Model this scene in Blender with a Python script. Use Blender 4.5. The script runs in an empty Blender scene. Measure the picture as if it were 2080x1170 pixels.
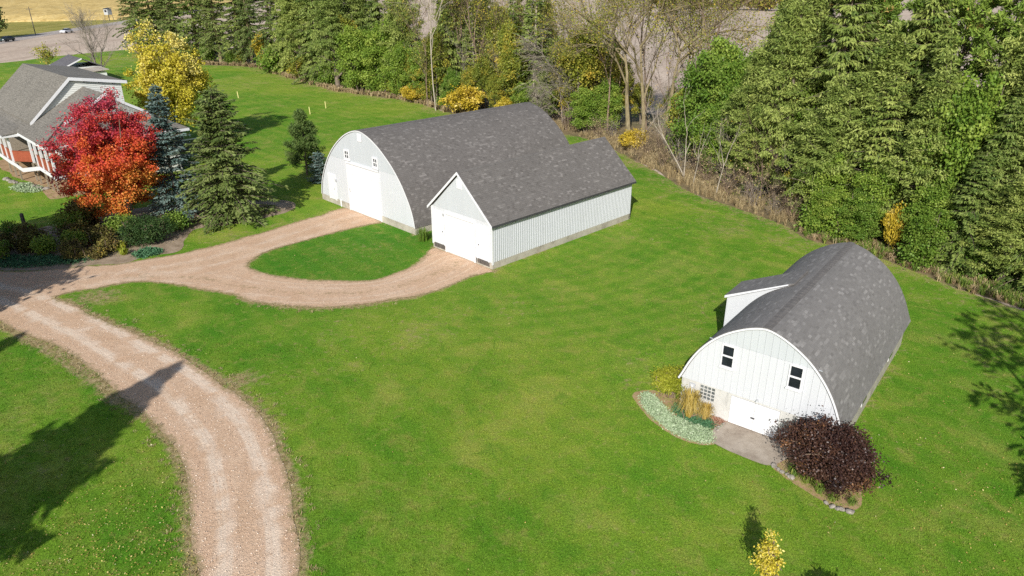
import bpy, bmesh, math, random
import numpy as np
from mathutils import Vector, Matrix
from mathutils.geometry import delaunay_2d_cdt

R = math.radians
S = bpy.context.scene
COL = S.collection

# ------------------------------------------------------------------ camera
cam_d = bpy.data.cameras.new('camera')
cam_d.sensor_width = 36.0
cam_d.lens = 24.96
cam_d.clip_start = 0.1
cam_d.clip_end = 6000
cam = bpy.data.objects.new('camera', cam_d)
COL.objects.link(cam)
cam.matrix_world = (Matrix.Translation((0, 0, 17.0)) @ Matrix.Rotation(R(90 - 23.687), 4, 'X')
                    @ Matrix.Rotation(R(-0.167), 4, 'Z'))
S.camera = cam

# ------------------------------------------------------------------ sky, sun, exposure
SUN_AZ, SUN_EL = 13.0, 31.0          # direction in which shadows fall (right of straight ahead), height
world = bpy.data.worlds.new('World')
S.world = world
world.use_nodes = True
wn = world.node_tree
sky = wn.nodes.new('ShaderNodeTexSky')
sky.sky_type = 'NISHITA'
sky.sun_disc = False
sky.sun_elevation = R(SUN_EL)
sky.sun_rotation = R(180 + SUN_AZ)
bg = wn.nodes['Background']
bg.inputs['Strength'].default_value = 0.085
wn.links.new(sky.outputs['Color'], bg.inputs['Color'])
sd = bpy.data.lights.new('sun', 'SUN')
sd.energy = 4.2
sd.angle = R(0.53)
sd.color = (1.0, 0.965, 0.91)
sun = bpy.data.objects.new('sun', sd)
COL.objects.link(sun)
ldir = Vector((math.sin(R(SUN_AZ)) * math.cos(R(SUN_EL)), math.cos(R(SUN_AZ)) * math.cos(R(SUN_EL)), -math.sin(R(SUN_EL))))
sun.rotation_euler = ldir.to_track_quat('-Z', 'Y').to_euler()
sun.location = (-10, -40, 60)
vs = S.view_settings
vs.view_transform = 'Standard'
vs.look = 'None'
vs.exposure = 0.42
vs.gamma = 1.0
vs.use_curve_mapping = False
try:
    S.cycles.max_bounces = 5
    S.cycles.diffuse_bounces = 3
    S.cycles.transmission_bounces = 3
    S.cycles.use_adaptive_sampling = True
    S.cycles.adaptive_threshold = 0.012
    S.cycles.use_denoising = False
except Exception:
    pass


# ------------------------------------------------------------------ helpers
def tag(o, label=None, cat=None, group=None, kind=None):
    if label: o['label'] = label
    if cat: o['category'] = cat
    if group: o['group'] = group
    if kind: o['kind'] = kind
    return o


def empty(name, loc=(0, 0, 0), rz=0.0, label=None, cat=None, group=None):
    o = bpy.data.objects.new(name, None)
    COL.objects.link(o)
    o.location = loc
    o.rotation_euler = (0, 0, rz)
    o.empty_display_size = 0.3
    return tag(o, label, cat, group)


def link(name, me, parent=None):
    o = bpy.data.objects.new(name, me)
    COL.objects.link(o)
    if parent is not None:
        o.parent = parent
    return o


def np_mesh(name, verts, faces, mat=None, attrs=None, smooth=False):
    """verts (N,3); faces: (M,k) int array or list of such arrays."""
    me = bpy.data.meshes.new(name)
    verts = np.asarray(verts, np.float32)
    if not isinstance(faces, list):
        faces = [faces]
    faces = [np.asarray(f, np.int32) for f in faces if len(f)]
    me.vertices.add(len(verts))
    me.vertices.foreach_set('co', verts.ravel())
    nl = sum(f.size for f in faces)
    nf = sum(len(f) for f in faces)
    me.loops.add(nl)
    me.polygons.add(nf)
    me.loops.foreach_set('vertex_index', np.concatenate([f.ravel() for f in faces]))
    sizes = np.concatenate([np.full(len(f), f.shape[1], np.int32) for f in faces])
    starts = np.concatenate([[0], np.cumsum(sizes)[:-1]]).astype(np.int32)
    me.polygons.foreach_set('loop_start', starts)
    me.polygons.foreach_set('use_smooth', np.full(nf, bool(smooth)))
    for k, v in (attrs or {}).items():
        a = me.attributes.new(k, 'FLOAT', 'POINT')
        a.data.foreach_set('value', np.asarray(v, np.float32))
    me.update(calc_edges=True)
    if mat is not None:
        me.materials.append(mat)
    return me


class MB:
    """collects shapes for one mesh"""
    def __init__(self):
        self.v = []
        self.f = []

    def add(self, vs, fs):
        o = len(self.v)
        self.v += [tuple(p) for p in vs]
        self.f += [tuple(i + o for i in f) for f in fs]
        return self

    def box(self, x0, x1, y0, y1, z0, z1):
        vs = [(x0, y0, z0), (x1, y0, z0), (x1, y1, z0), (x0, y1, z0), (x0, y0, z1), (x1, y0, z1), (x1, y1, z1), (x0, y1, z1)]
        return self.add(vs, [(0, 3, 2, 1), (4, 5, 6, 7), (0, 1, 5, 4), (1, 2, 6, 5), (2, 3, 7, 6), (3, 0, 4, 7)])

    def bar(self, a, b, w, h, up=(0, 0, 1)):
        a = Vector(a); b = Vector(b)
        d = (b - a).normalized()
        s = d.cross(Vector(up)).normalized() * w / 2
        n = s.cross(d).normalized() * h / 2
        vs = [a - s - n, a + s - n, a + s + n, a - s + n, b - s - n, b + s - n, b + s + n, b - s + n]
        return self.add(vs, [(0, 1, 2, 3), (7, 6, 5, 4), (0, 4, 5, 1), (1, 5, 6, 2), (2, 6, 7, 3), (3, 7, 4, 0)])

    def slab(self, pts, th, n=None):
        """flat polygon (list of 3d points) given thickness th along -normal"""
        p = [Vector(q) for q in pts]
        if n is None:
            n = (p[1] - p[0]).cross(p[2] - p[0]).normalized()
        else:
            n = Vector(n)
        k = len(p)
        q = [x - n * th for x in p]
        fs = [tuple(range(k)), tuple(range(2 * k - 1, k - 1, -1))]
        for i in range(k):
            j = (i + 1) % k
            fs.append((i, i + k, j + k, j))
        return self.add(p + q, fs)

    def cyl(self, x, y, z0, z1, r0, r1=None, n=12):
        r1 = r0 if r1 is None else r1
        vs = [(x + r0 * math.cos(2 * math.pi * i / n), y + r0 * math.sin(2 * math.pi * i / n), z0) for i in range(n)]
        vs += [(x + r1 * math.cos(2 * math.pi * i / n), y + r1 * math.sin(2 * math.pi * i / n), z1) for i in range(n)]
        fs = [(i, (i + 1) % n, n + (i + 1) % n, n + i) for i in range(n)]
        fs += [tuple(range(n - 1, -1, -1)), tuple(range(n, 2 * n))]
        return self.add(vs, fs)

    def build(self, name, mat, parent=None, bevel=0.0, smooth=False):
        me = bpy.data.meshes.new(name)
        me.from_pydata(self.v, [], self.f)
        if bevel > 0:
            bm = bmesh.new(); bm.from_mesh(me)
            bmesh.ops.bevel(bm, geom=bm.edges[:], offset=bevel, segments=1, affect='EDGES', profile=0.5)
            bm.to_mesh(me); bm.free()
        if smooth:
            me.polygons.foreach_set('use_smooth', np.ones(len(me.polygons), bool))
        me.update()
        me.materials.append(mat)
        return link(name, me, parent)


# ------------------------------------------------------------------ materials
def new_mat(name):
    m = bpy.data.materials.new(name)
    m.use_nodes = True
    nt = m.node_tree
    b = nt.nodes['Principled BSDF']
    return m, nt, b


def nd(nt, typ, **kw):
    n = nt.nodes.new(typ)
    for k, v in kw.items():
        setattr(n, k, v)
    return n


def noise(nt, vec, scale, detail=4, rough=0.55, dist=0.0):
    n = nd(nt, 'ShaderNodeTexNoise')
    n.inputs['Scale'].default_value = scale
    n.inputs['Detail'].default_value = detail
    n.inputs['Roughness'].default_value = rough
    n.inputs['Distortion'].default_value = dist
    nt.links.new(vec, n.inputs['Vector'])
    return n.outputs['Fac']


def ramp(nt, fac, stops):
    r = nd(nt, 'ShaderNodeValToRGB')
    e = r.color_ramp.elements
    while len(e) < len(stops):
        e.new(0.5)
    for i, (p, c) in enumerate(stops):
        e[i].position = p
        e[i].color = (c, c, c, 1) if isinstance(c, (int, float)) else (*c, 1)
    nt.links.new(fac, r.inputs['Fac'])
    return r.outputs['Color']


def mix(nt, fac, a, b, mode='MIX'):
    m = nd(nt, 'ShaderNodeMix', data_type='RGBA', blend_type=mode)
    for s, x in ((m.inputs['Factor'], fac), (m.inputs['A'], a), (m.inputs['B'], b)):
        if hasattr(x, 'links'):
            nt.links.new(x, s)
        elif isinstance(x, (int, float)):
            s.default_value = x
        else:
            s.default_value = (*x, 1)
    return m.outputs['Result']


def math_n(nt, op, a, b=None, clamp=False):
    m = nd(nt, 'ShaderNodeMath', operation=op, use_clamp=clamp)
    for i, x in enumerate((a, b)):
        if x is None: continue
        if hasattr(x, 'links'):
            nt.links.new(x, m.inputs[i])
        else:
            m.inputs[i].default_value = x
    return m.outputs[0]


def bump(nt, b, height, strength, dist):
    n = nd(nt, 'ShaderNodeBump')
    n.inputs['Strength'].default_value = strength
    n.inputs['Distance'].default_value = dist
    nt.links.new(height, n.inputs['Height'])
    nt.links.new(n.outputs['Normal'], b.inputs['Normal'])


def pos(nt):
    return nd(nt, 'ShaderNodeNewGeometry').outputs['Position']


def objco(nt):
    return nd(nt, 'ShaderNodeTexCoord').outputs['Object']


def attr(nt, name):
    return nd(nt, 'ShaderNodeAttribute', attribute_name=name).outputs['Fac']


def mapping(nt, vec, scale, rot=(0, 0, 0)):
    m = nd(nt, 'ShaderNodeMapping')
    m.inputs['Scale'].default_value = scale
    m.inputs['Rotation'].default_value = rot
    nt.links.new(vec, m.inputs['Vector'])
    return m.outputs['Vector']


def plain(name, col, rough=0.6, var=0.12, scale=3.0, spec=0.3, bmp=0.0):
    m, nt, b = new_mat(name)
    p = objco(nt)
    f = noise(nt, p, scale, 5, 0.6)
    lo = tuple(c * (1 - var) for c in col); hi = tuple(min(1, c * (1 + var)) for c in col)
    nt.links.new(ramp(nt, f, [(0.3, lo), (0.7, hi)]), b.inputs['Base Color'])
    b.inputs['Roughness'].default_value = rough
    b.inputs['Specular IOR Level'].default_value = spec
    if bmp:
        bump(nt, b, noise(nt, p, scale * 8, 3), bmp, 0.02)
    return m


def foliage(name, stops, rough=0.6, transl=0.18, objvar=0.16, tname='tint'):
    m, nt, b = new_mat(name)
    t = attr(nt, tname)
    c = ramp(nt, t, stops)
    rnd = nd(nt, 'ShaderNodeObjectInfo').outputs['Random']
    v = math_n(nt, 'MULTIPLY_ADD', rnd, objvar * 2)
    nt.nodes[-1].inputs[2].default_value = 1 - objvar
    hs = nd(nt, 'ShaderNodeHueSaturation')
    nt.links.new(c, hs.inputs['Color'])
    nt.links.new(v, hs.inputs['Value'])
    h = math_n(nt, 'MULTIPLY_ADD', rnd, -0.02)
    nt.nodes[-1].inputs[2].default_value = 0.51
    nt.links.new(h, hs.inputs['Hue'])
    c = hs.outputs['Color']
    nt.links.new(c, b.inputs['Base Color'])
    b.inputs['Roughness'].default_value = rough
    b.inputs['Specular IOR Level'].default_value = 0.25
    if transl > 0:
        tr = nd(nt, 'ShaderNodeBsdfTranslucent')
        nt.links.new(c, tr.inputs['Color'])
        mx = nd(nt, 'ShaderNodeMixShader')
        mx.inputs[0].default_value = transl
        nt.links.new(b.outputs[0], mx.inputs[1])
        nt.links.new(tr.outputs[0], mx.inputs[2])
        nt.links.new(mx.outputs[0], nt.nodes['Material Output'].inputs['Surface'])
    return m


def lawn_colour(nt, p, dry=None):
    big = noise(nt, p, 0.050, 3, 0.5, 0.6)
    mid = noise(nt, p, 0.30, 4, 0.6, 0.4)
    sml = noise(nt, p, 2.6, 5, 0.65)
    fine = noise(nt, p, 16.0, 4, 0.75)
    c = ramp(nt, big, [(0.38, (0.080, 0.218, 0.013)), (0.50, (0.150, 0.272, 0.020)), (0.62, (0.285, 0.338, 0.040))])
    c2 = ramp(nt, mid, [(0.34, (0.064, 0.200, 0.011)), (0.52, (0.150, 0.270, 0.022)), (0.70, (0.345, 0.335, 0.080))])
    c = mix(nt, 0.5, c, c2)
    # lush grass in the turning island and in front of the garage
    vd = nd(nt, 'ShaderNodeVectorMath', operation='DISTANCE')
    nt.links.new(p, vd.inputs[0]); vd.inputs[1].default_value = (-11.0, 44.5, 0)
    lush = ramp(nt, math_n(nt, 'MULTIPLY', vd.outputs['Value'], 0.05), [(0.26, 0.75), (0.55, 0.0)])
    c = mix(nt, lush, c, (0.050, 0.185, 0.012))
    # mower tracks: straight passes on the left, arcs on the right of the garage
    w = nd(nt, 'ShaderNodeTexWave', wave_type='BANDS', bands_direction='X')
    w.inputs['Scale'].default_value = 0.20
    w.inputs['Distortion'].default_value = 2.2
    w.inputs['Detail'].default_value = 1.5
    w.inputs['Detail Scale'].default_value = 0.2
    nt.links.new(mapping(nt, p, (1, 1, 1), (0, 0, R(-40))), w.inputs['Vector'])
    c = mix(nt, 0.11, c, ramp(nt, w.outputs['Fac'], [(0.2, (0.085, 0.215, 0.014)), (0.8, (0.285, 0.325, 0.045))]))
    rw = nd(nt, 'ShaderNodeTexWave', wave_type='RINGS', rings_direction='Z')
    rw.inputs['Scale'].default_value = 0.26
    rw.inputs['Distortion'].default_value = 4.5
    rw.inputs['Detail'].default_value = 2
    rw.inputs['Detail Scale'].default_value = 0.4
    mp_ = nd(nt, 'ShaderNodeMapping'); mp_.inputs['Location'].default_value = (3.0, -55.0, 0)
    nt.links.new(p, mp_.inputs['Vector']); nt.links.new(mp_.outputs[0], rw.inputs['Vector'])
    vd2 = nd(nt, 'ShaderNodeVectorMath', operation='DISTANCE')
    nt.links.new(p, vd2.inputs[0]); vd2.inputs[1].default_value = (8.0, 37.0, 0)
    msk = ramp(nt, math_n(nt, 'MULTIPLY', vd2.outputs['Value'], 0.05), [(0.25, 0.15), (0.75, 0.0)])
    c = mix(nt, msk, c, ramp(nt, rw.outputs['Fac'], [(0.25, (0.095, 0.235, 0.018)), (0.85, (0.330, 0.345, 0.075))]))
    pat = noise(nt, p, 0.85, 5, 0.7, 0.8)
    c = mix(nt, ramp(nt, pat, [(0.52, 0.0), (0.70, 0.60)]), c, (0.290, 0.285, 0.066))
    c = mix(nt, ramp(nt, pat, [(0.30, 0.55), (0.46, 0.0)]), c, (0.062, 0.188, 0.011))
    straw = ramp(nt, sml, [(0.56, 0.0), (0.78, 0.7)])
    c = mix(nt, straw, c, (0.300, 0.285, 0.085))
    if dry is not None:
        d = math_n(nt, 'ADD', dry, math_n(nt, 'MULTIPLY', math_n(nt, 'SUBTRACT', sml, 0.5), 1.5))
        d = math_n(nt, 'ADD', d, math_n(nt, 'MULTIPLY', math_n(nt, 'SUBTRACT', mid, 0.5), 0.8))
        d = ramp(nt, d, [(0.38, 0.0), (0.80, 1.0)])
        tan = ramp(nt, noise(nt, p, 5.0, 4, 0.7), [(0.3, (0.19, 0.135, 0.06)), (0.5, (0.34, 0.265, 0.125)), (0.75, (0.48, 0.39, 0.24))])
        c = mix(nt, d, c, tan)
    v = ramp(nt, fine, [(0.30, 0.42), (0.5, 1.0), (0.72, 1.6)])
    return mix(nt, 1.0, c, v, 'MULTIPLY')


def mat_lawn():
    m, nt, b = new_mat('mown_lawn')
    p = pos(nt)
    nt.links.new(lawn_colour(nt, p, attr(nt, 'dry')), b.inputs['Base Color'])
    b.inputs['Roughness'].default_value = 0.85
    b.inputs['Specular IOR Level'].default_value = 0.1
    h = math_n(nt, 'ADD', noise(nt, p, 30.0, 3, 0.7), math_n(nt, 'MULTIPLY', noise(nt, p, 7.0, 3), 0.8))
    bump(nt, b, h, 0.7, 0.05)
    return m


def mat_blade():
    m, nt, b = new_mat('grass_blade')
    p = pos(nt)
    c = lawn_colour(nt, p)
    c = mix(nt, 1.0, c, ramp(nt, attr(nt, 'tint'), [(0, (0.85, 0.92, 0.8)), (0.75, (1.15, 1.1, 1.0)), (0.9, (1.6, 1.35, 1.7))]), 'MULTIPLY')
    nt.links.new(c, b.inputs['Base Color'])
    b.inputs['Roughness'].default_value = 0.6
    b.inputs['Specular IOR Level'].default_value = 0.2
    return m


def mat_gravel():
    m, nt, b = new_mat('pink_gravel')
    p = pos(nt)
    a = attr(nt, 'edge')
    n1 = noise(nt, p, 0.5, 4, 0.6)
    n2 = noise(nt, p, 3.2, 5, 0.65)
    vo = nd(nt, 'ShaderNodeTexVoronoi', feature='F1')
    vo.inputs['Scale'].default_value = 26.0
    nt.links.new(p, vo.inputs['Vector'])
    c = ramp(nt, n1, [(0.3, (0.52, 0.35, 0.225)), (0.55, (0.57, 0.40, 0.27)), (0.75, (0.62, 0.455, 0.32))])
    # wheel tracks: packed pale stone; loose pinker gravel between
    tr = attr(nt, 'track')
    c = mix(nt, ramp(nt, math_n(nt, 'ADD', tr, math_n(nt, 'MULTIPLY', math_n(nt, 'SUBTRACT', n2, 0.5), 0.7)), [(0.25, 0.0), (0.75, 0.95)]),
            c, (0.68, 0.545, 0.42))
    ln_ = nd(nt, 'ShaderNodeCombineXYZ')
    nt.links.new(attr(nt, 'lane'), ln_.inputs[0])
    nt.links.new(math_n(nt, 'MULTIPLY', n1, 0.5), ln_.inputs[1])
    stk = noise(nt, ln_.outputs[0], 2.6, 4, 0.75)
    c = mix(nt, ramp(nt, stk, [(0.42, 0.0), (0.68, 0.65)]), c, (0.55, 0.36, 0.235))
    c = mix(nt, ramp(nt, stk, [(0.30, 0.45), (0.44, 0.0)]), c, (0.74, 0.60, 0.455))
    c = mix(nt, ramp(nt, noise(nt, p, 1.6, 5, 0.75), [(0.55, 0.0), (0.78, 0.35)]), c, (0.50, 0.34, 0.24))
    st = ramp(nt, nd_sep(nt, vo.outputs['Color']), [(0.0, 0.78), (0.45, 1.0), (0.9, 1.16)])
    c = mix(nt, 1.0, c, st, 'MULTIPLY')
    # dirt / thatch creeping in
    e = math_n(nt, 'ADD', a, math_n(nt, 'MULTIPLY', math_n(nt, 'SUBTRACT', n2, 0.5), 1.1))
    e = ramp(nt, e, [(0.0, 0.9), (0.26, 0.0)])
    c = mix(nt, e, c, ramp(nt, noise(nt, p, 9, 4, 0.7), [(0.3, (0.22, 0.16, 0.08)), (0.6, (0.36, 0.28, 0.15)), (0.8, (0.50, 0.40, 0.26))]))
    g = math_n(nt, 'ADD', attr(nt, 'weed'), math_n(nt, 'MULTIPLY', math_n(nt, 'SUBTRACT', n2, 0.5), 1.6))
    g = ramp(nt, g, [(0.55, 0.0), (0.95, 0.5)])
    c = mix(nt, g, c, (0.20, 0.155, 0.055))
    nt.links.new(c, b.inputs['Base Color'])
    b.inputs['Roughness'].default_value = 0.9
    b.inputs['Specular IOR Level'].default_value = 0.15
    h = math_n(nt, 'ADD', vo.outputs['Distance'], math_n(nt, 'MULTIPLY', n2, 1.5))
    bump(nt, b, h, 0.5, 0.03)
    return m


def nd_sep(nt, col):
    s = nd(nt, 'ShaderNodeSeparateColor')
    nt.links.new(col, s.inputs[0])
    return s.outputs[0]


def mat_field(name, c0, c1, c2, rowrot, rowscale):
    m, nt, b = new_mat(name)
    p = pos(nt)
    n1 = noise(nt, mapping(nt, p, (1.0, 0.12, 1), (0, 0, rowrot)), rowscale, 5, 0.65)
    n2 = noise(nt, p, 0.02, 4, 0.6)
    n3 = noise(nt, p, 0.9, 4, 0.7)
    c = ramp(nt, n1, [(0.3, c0), (0.5, c1), (0.72, c2)])
    c = mix(nt, 1.0, c, ramp(nt, n2, [(0.3, 0.86), (0.7, 1.14)]), 'MULTIPLY')
    c = mix(nt, 1.0, c, ramp(nt, n3, [(0.3, 0.75), (0.7, 1.2)]), 'MULTIPLY')
    nt.links.new(c, b.inputs['Base Color'])
    b.inputs['Roughness'].default_value = 0.95
    b.inputs['Specular IOR Level'].default_value = 0.05
    bump(nt, b, n3, 0.6, 0.1)
    return m


def mat_litter():
    m, nt, b = new_mat('leaf_litter')
    p = pos(nt)
    n1 = noise(nt, p, 1.4, 6, 0.7)
    n2 = noise(nt, p, 0.25, 4, 0.6)
    c = ramp(nt, n1, [(0.25, (0.08, 0.058, 0.028)), (0.5, (0.19, 0.14, 0.065)), (0.75, (0.33, 0.25, 0.125))])
    c = mix(nt, ramp(nt, n2, [(0.5, 0.0), (0.7, 0.6)]), c, (0.07, 0.09, 0.02))
    nt.links.new(c, b.inputs['Base Color'])
    b.inputs['Roughness'].default_value = 0.95
    bump(nt, b, n1, 0.8, 0.1)
    return m


def mat_shingle(name, dark, mid, light):
    m, nt, b = new_mat(name)
    t = attr(nt, 'tint')
    p = objco(nt)
    w = pos(nt)
    c = ramp(nt, t, [(0.0, dark), (0.55, mid), (0.80, tuple((a + q) / 2 for a, q in zip(mid, light))), (1.0, light)])
    big = noise(nt, w, 0.35, 4, 0.6)
    c = mix(nt, 1.0, c, ramp(nt, big, [(0.3, 0.95), (0.7, 1.05)]), 'MULTIPLY')
    gr = noise(nt, w, 45.0, 2, 0.7)
    c = mix(nt, 1.0, c, ramp(nt, gr, [(0.3, 0.78), (0.7, 1.2)]), 'MULTIPLY')
    st = noise(nt, w, 1.7, 5, 0.7)
    c = mix(nt, ramp(nt, st, [(0.66, 0.0), (0.82, 0.14)]), c, (0.17, 0.115, 0.085))
    nt.links.new(c, b.inputs['Base Color'])
    b.inputs['Roughness'].default_value = 0.9
    b.inputs['Specular IOR Level'].default_value = 0.2
    return m


def mat_flat_shingle(name, c0, c1, c2):
    """far shingled roof where the tabs are below the size one can pick out"""
    m, nt, b = new_mat(name)
    p = objco(nt)
    br = nd(nt, 'ShaderNodeTexNoise')
    br.inputs['Scale'].default_value = 3.2
    br.inputs['Detail'].default_value = 3
    nt.links.new(mapping(nt, p, (0.9, 2.6, 2.6)), br.inputs['Vector'])
    n2 = noise(nt, p, 0.4, 4, 0.6)
    n3 = noise(nt, p, 14.0, 3, 0.7)
    c = ramp(nt, br.outputs['Fac'], [(0.3, c0), (0.5, c1), (0.72, c2)])
    wv = nd(nt, 'ShaderNodeTexWave', wave_type='BANDS', bands_direction='Z', wave_profile='SAW')
    wv.inputs['Scale'].default_value = 2.6
    wv.inputs['Distortion'].default_value = 0.25
    nt.links.new(p, wv.inputs['Vector'])
    c = mix(nt, 1.0, c, ramp(nt, wv.outputs['Fac'], [(0.0, 0.78), (0.25, 1.0), (1.0, 1.06)]), 'MULTIPLY')
    c = mix(nt, 1.0, c, ramp(nt, n2, [(0.3, 0.88), (0.7, 1.1)]), 'MULTIPLY')
    c = mix(nt, 1.0, c, ramp(nt, n3, [(0.3, 0.8), (0.7, 1.18)]), 'MULTIPLY')
    nt.links.new(c, b.inputs['Base Color'])
    b.inputs['Roughness'].default_value = 0.92
    bump(nt, b, br.outputs['Fac'], 0.5, 0.03)
    return m


def mat_siding(name, col, dirt=0.12):
    m, nt, b = new_mat(name)
    p = pos(nt)
    n1 = noise(nt, mapping(nt, p, (1, 1, 0.18)), 1.6, 5, 0.65)
    n2 = noise(nt, p, 0.5, 3)
    c = ramp(nt, n1, [(0.25, tuple(x * (1 - dirt) for x in col)), (0.6, col)])
    c = mix(nt, ramp(nt, n2, [(0.45, 0.0), (0.8, 0.25)]), c, tuple(x * q for x, q in zip(col, (0.93, 0.92, 0.88))))
    sx = nd(nt, 'ShaderNodeSeparateXYZ')
    nt.links.new(p, sx.inputs[0])
    spl = math_n(nt, 'ADD', math_n(nt, 'MULTIPLY', sx.outputs[2], 1.1), math_n(nt, 'MULTIPLY', noise(nt, p, 2.5, 4, 0.7), 0.9))
    c = mix(nt, ramp(nt, spl, [(0.55, 0.38), (0.95, 0.0)]), c, (0.45, 0.40, 0.32))
    nt.links.new(c, b.inputs['Base Color'])
    b.inputs['Roughness'].default_value = 0.45
    b.inputs['Specular IOR Level'].default_value = 0.35
    bump(nt, b, noise(nt, p, 1.3, 3), 0.12, 0.02)
    return m


def mat_concrete(name, c0, c1, c2):
    m, nt, b = new_mat(name)
    p = pos(nt)
    n1 = noise(nt, p, 1.1, 6, 0.7)
    n2 = noise(nt, mapping(nt, p, (1, 1, 0.25)), 4.0, 5, 0.7)
    c = ramp(nt, n1, [(0.3, c0), (0.5, c1), (0.75, c2)])
    c = mix(nt, ramp(nt, n2, [(0.58, 0.0), (0.75, 0.6)]), c, tuple(x * 0.45 for x in c0))
    nt.links.new(c, b.inputs['Base Color'])
    b.inputs['Roughness'].default_value = 0.9
    bump(nt, b, noise(nt, p, 20, 4), 0.4, 0.02)
    return m


def mat_glass(name, col=(0.012, 0.014, 0.02)):
    m, nt, b = new_mat(name)
    b.inputs['Base Color'].default_value = (*col, 1)
    n = noise(nt, objco(nt), 1.5, 2)
    nt.links.new(ramp(nt, n, [(0.3, tuple(c * 0.7 for c in col)), (0.7, tuple(c * 1.6 for c in col))]), b.inputs['Base Color'])
    b.inputs['Roughness'].default_value = 0.06
    b.inputs['Specular IOR Level'].default_value = 0.5
    return m


def mat_bark(name, c0, c1, c2):
    m, nt, b = new_mat(name)
    p = objco(nt)
    n = noise(nt, mapping(nt, p, (5, 5, 1.0)), 1.5, 5, 0.7)
    nt.links.new(ramp(nt, n, [(0.3, c0), (0.5, c1), (0.72, c2)]), b.inputs['Base Color'])
    b.inputs['Roughness'].default_value = 0.9
    bump(nt, b, n, 0.6, 0.05)
    return m


M = {}
M['lawn'] = mat_lawn()
M['blade'] = mat_blade()
M['gravel'] = mat_gravel()
M['field'] = mat_field('harvested_field', (0.40, 0.31, 0.24), (0.50, 0.40, 0.315), (0.58, 0.48, 0.385), R(20), 0.16)
M['corn'] = mat_field('ripe_corn', (0.40, 0.28, 0.10), (0.56, 0.41, 0.16), (0.66, 0.51, 0.23), R(-70), 0.5)
M['verge'] = mat_field('rough_verge', (0.16, 0.17, 0.035), (0.30, 0.27, 0.07), (0.42, 0.34, 0.12), R(-8), 0.3)
M['road'] = mat_field('worn_asphalt', (0.33, 0.28, 0.25), (0.39, 0.345, 0.315), (0.44, 0.40, 0.365), R(-8), 0.7)
M['litter'] = mat_litter()
M['mulch'] = mat_concrete('grey_mulch', (0.17, 0.12, 0.07), (0.30, 0.225, 0.15), (0.41, 0.325, 0.235))
M['shingle'] = mat_shingle('weathered_shingle', (0.118, 0.108, 0.100), (0.154, 0.142, 0.132), (0.245, 0.227, 0.212))
M['shingle_grey'] = mat_shingle('grey_shingle', (0.160, 0.151, 0.142), (0.196, 0.186, 0.176), (0.295, 0.281, 0.266))
M['felt'] = plain('roof_underlay', (0.14, 0.13, 0.122), 0.95, 0.2, 4)
M['house_roof'] = mat_flat_shingle('brown_house_shingle', (0.11, 0.10, 0.083), (0.163, 0.149, 0.126), (0.215, 0.197, 0.17))
M['dark_roof'] = mat_flat_shingle('dark_house_shingle', (0.07, 0.065, 0.07), (0.105, 0.10, 0.11), (0.15, 0.145, 0.15))
M['tan_roof'] = mat_flat_shingle('tan_shed_shingle', (0.30, 0.26, 0.21), (0.40, 0.35, 0.29), (0.48, 0.43, 0.36))
M['white'] = mat_siding('white_steel_siding', (0.555, 0.568, 0.592), 0.05)
M['bluegrey'] = mat_siding('pale_blue_grey_siding', (0.49, 0.515, 0.535), 0.06)
M['cream'] = mat_siding('cream_clapboard', (0.66, 0.67, 0.63), 0.08)
M['trim'] = plain('white_trim', (0.68, 0.68, 0.69), 0.5, 0.05)
M['door'] = plain('white_door_paint', (0.70, 0.70, 0.71), 0.4, 0.03, 2)
M['concrete'] = mat_concrete('old_concrete', (0.26, 0.23, 0.185), (0.40, 0.365, 0.30), (0.50, 0.46, 0.39))
M['block'] = mat_concrete('painted_block', (0.42, 0.41, 0.38), (0.52, 0.51, 0.48), (0.60, 0.59, 0.56))
M['patio'] = mat_concrete('stained_slab', (0.24, 0.19, 0.145), (0.34, 0.285, 0.225), (0.45, 0.39, 0.32))
M['glass'] = mat_glass('dark_window_glass')
M['blockglass'] = mat_glass('glass_block', (0.10, 0.11, 0.11))
M['metal'] = plain('grey_metal', (0.42, 0.43, 0.44), 0.4, 0.1)
M['darkmetal'] = plain('dark_metal', (0.06, 0.06, 0.065), 0.5, 0.2)
M['rust'] = plain('rust_red_screen', (0.27, 0.065, 0.03), 0.7, 0.15)
M['timber'] = mat_bark('weathered_timber', (0.16, 0.125, 0.085), (0.28, 0.23, 0.165), (0.38, 0.32, 0.24))
M['darktimber'] = mat_bark('dark_timber', (0.05, 0.045, 0.04), (0.09, 0.08, 0.07), (0.14, 0.125, 0.11))
M['stake'] = plain('pale_yellow_stake', (0.75, 0.66, 0.28), 0.7, 0.1)
M['stone'] = plain('pale_stone', (0.28, 0.25, 0.215), 0.9, 0.4, 6, 0.2, 0.3)
M['dirt'] = mat_concrete('bare_dirt', (0.26, 0.16, 0.08), (0.38, 0.25, 0.135), (0.46, 0.32, 0.19))
M['interior'] = plain('dark_interior', (0.03, 0.025, 0.025), 0.9, 0.2)
M['carwhite'] = plain('white_car_paint', (0.75, 0.76, 0.80), 0.25, 0.03, 1, 0.5)
M['cardark'] = plain('dark_teal_car_paint', (0.03, 0.05, 0.055), 0.25, 0.05, 1, 0.5)
M['rubber'] = plain('tyre_rubber', (0.02, 0.02, 0.02), 0.85, 0.2)
M['lamp'] = plain('lamp_lens', (0.75, 0.75, 0.72), 0.2, 0.05)
M['bark'] = mat_bark('grey_brown_bark', (0.10, 0.075, 0.05), (0.19, 0.15, 0.11), (0.30, 0.25, 0.19))
M['barkpale'] = mat_bark('pale_olive_bark', (0.13, 0.10, 0.05), (0.23, 0.185, 0.10), (0.33, 0.275, 0.165))
M['barkbirch'] = mat_bark('pale_birch_bark', (0.24, 0.20, 0.15), (0.38, 0.33, 0.255), (0.50, 0.445, 0.36))
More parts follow.
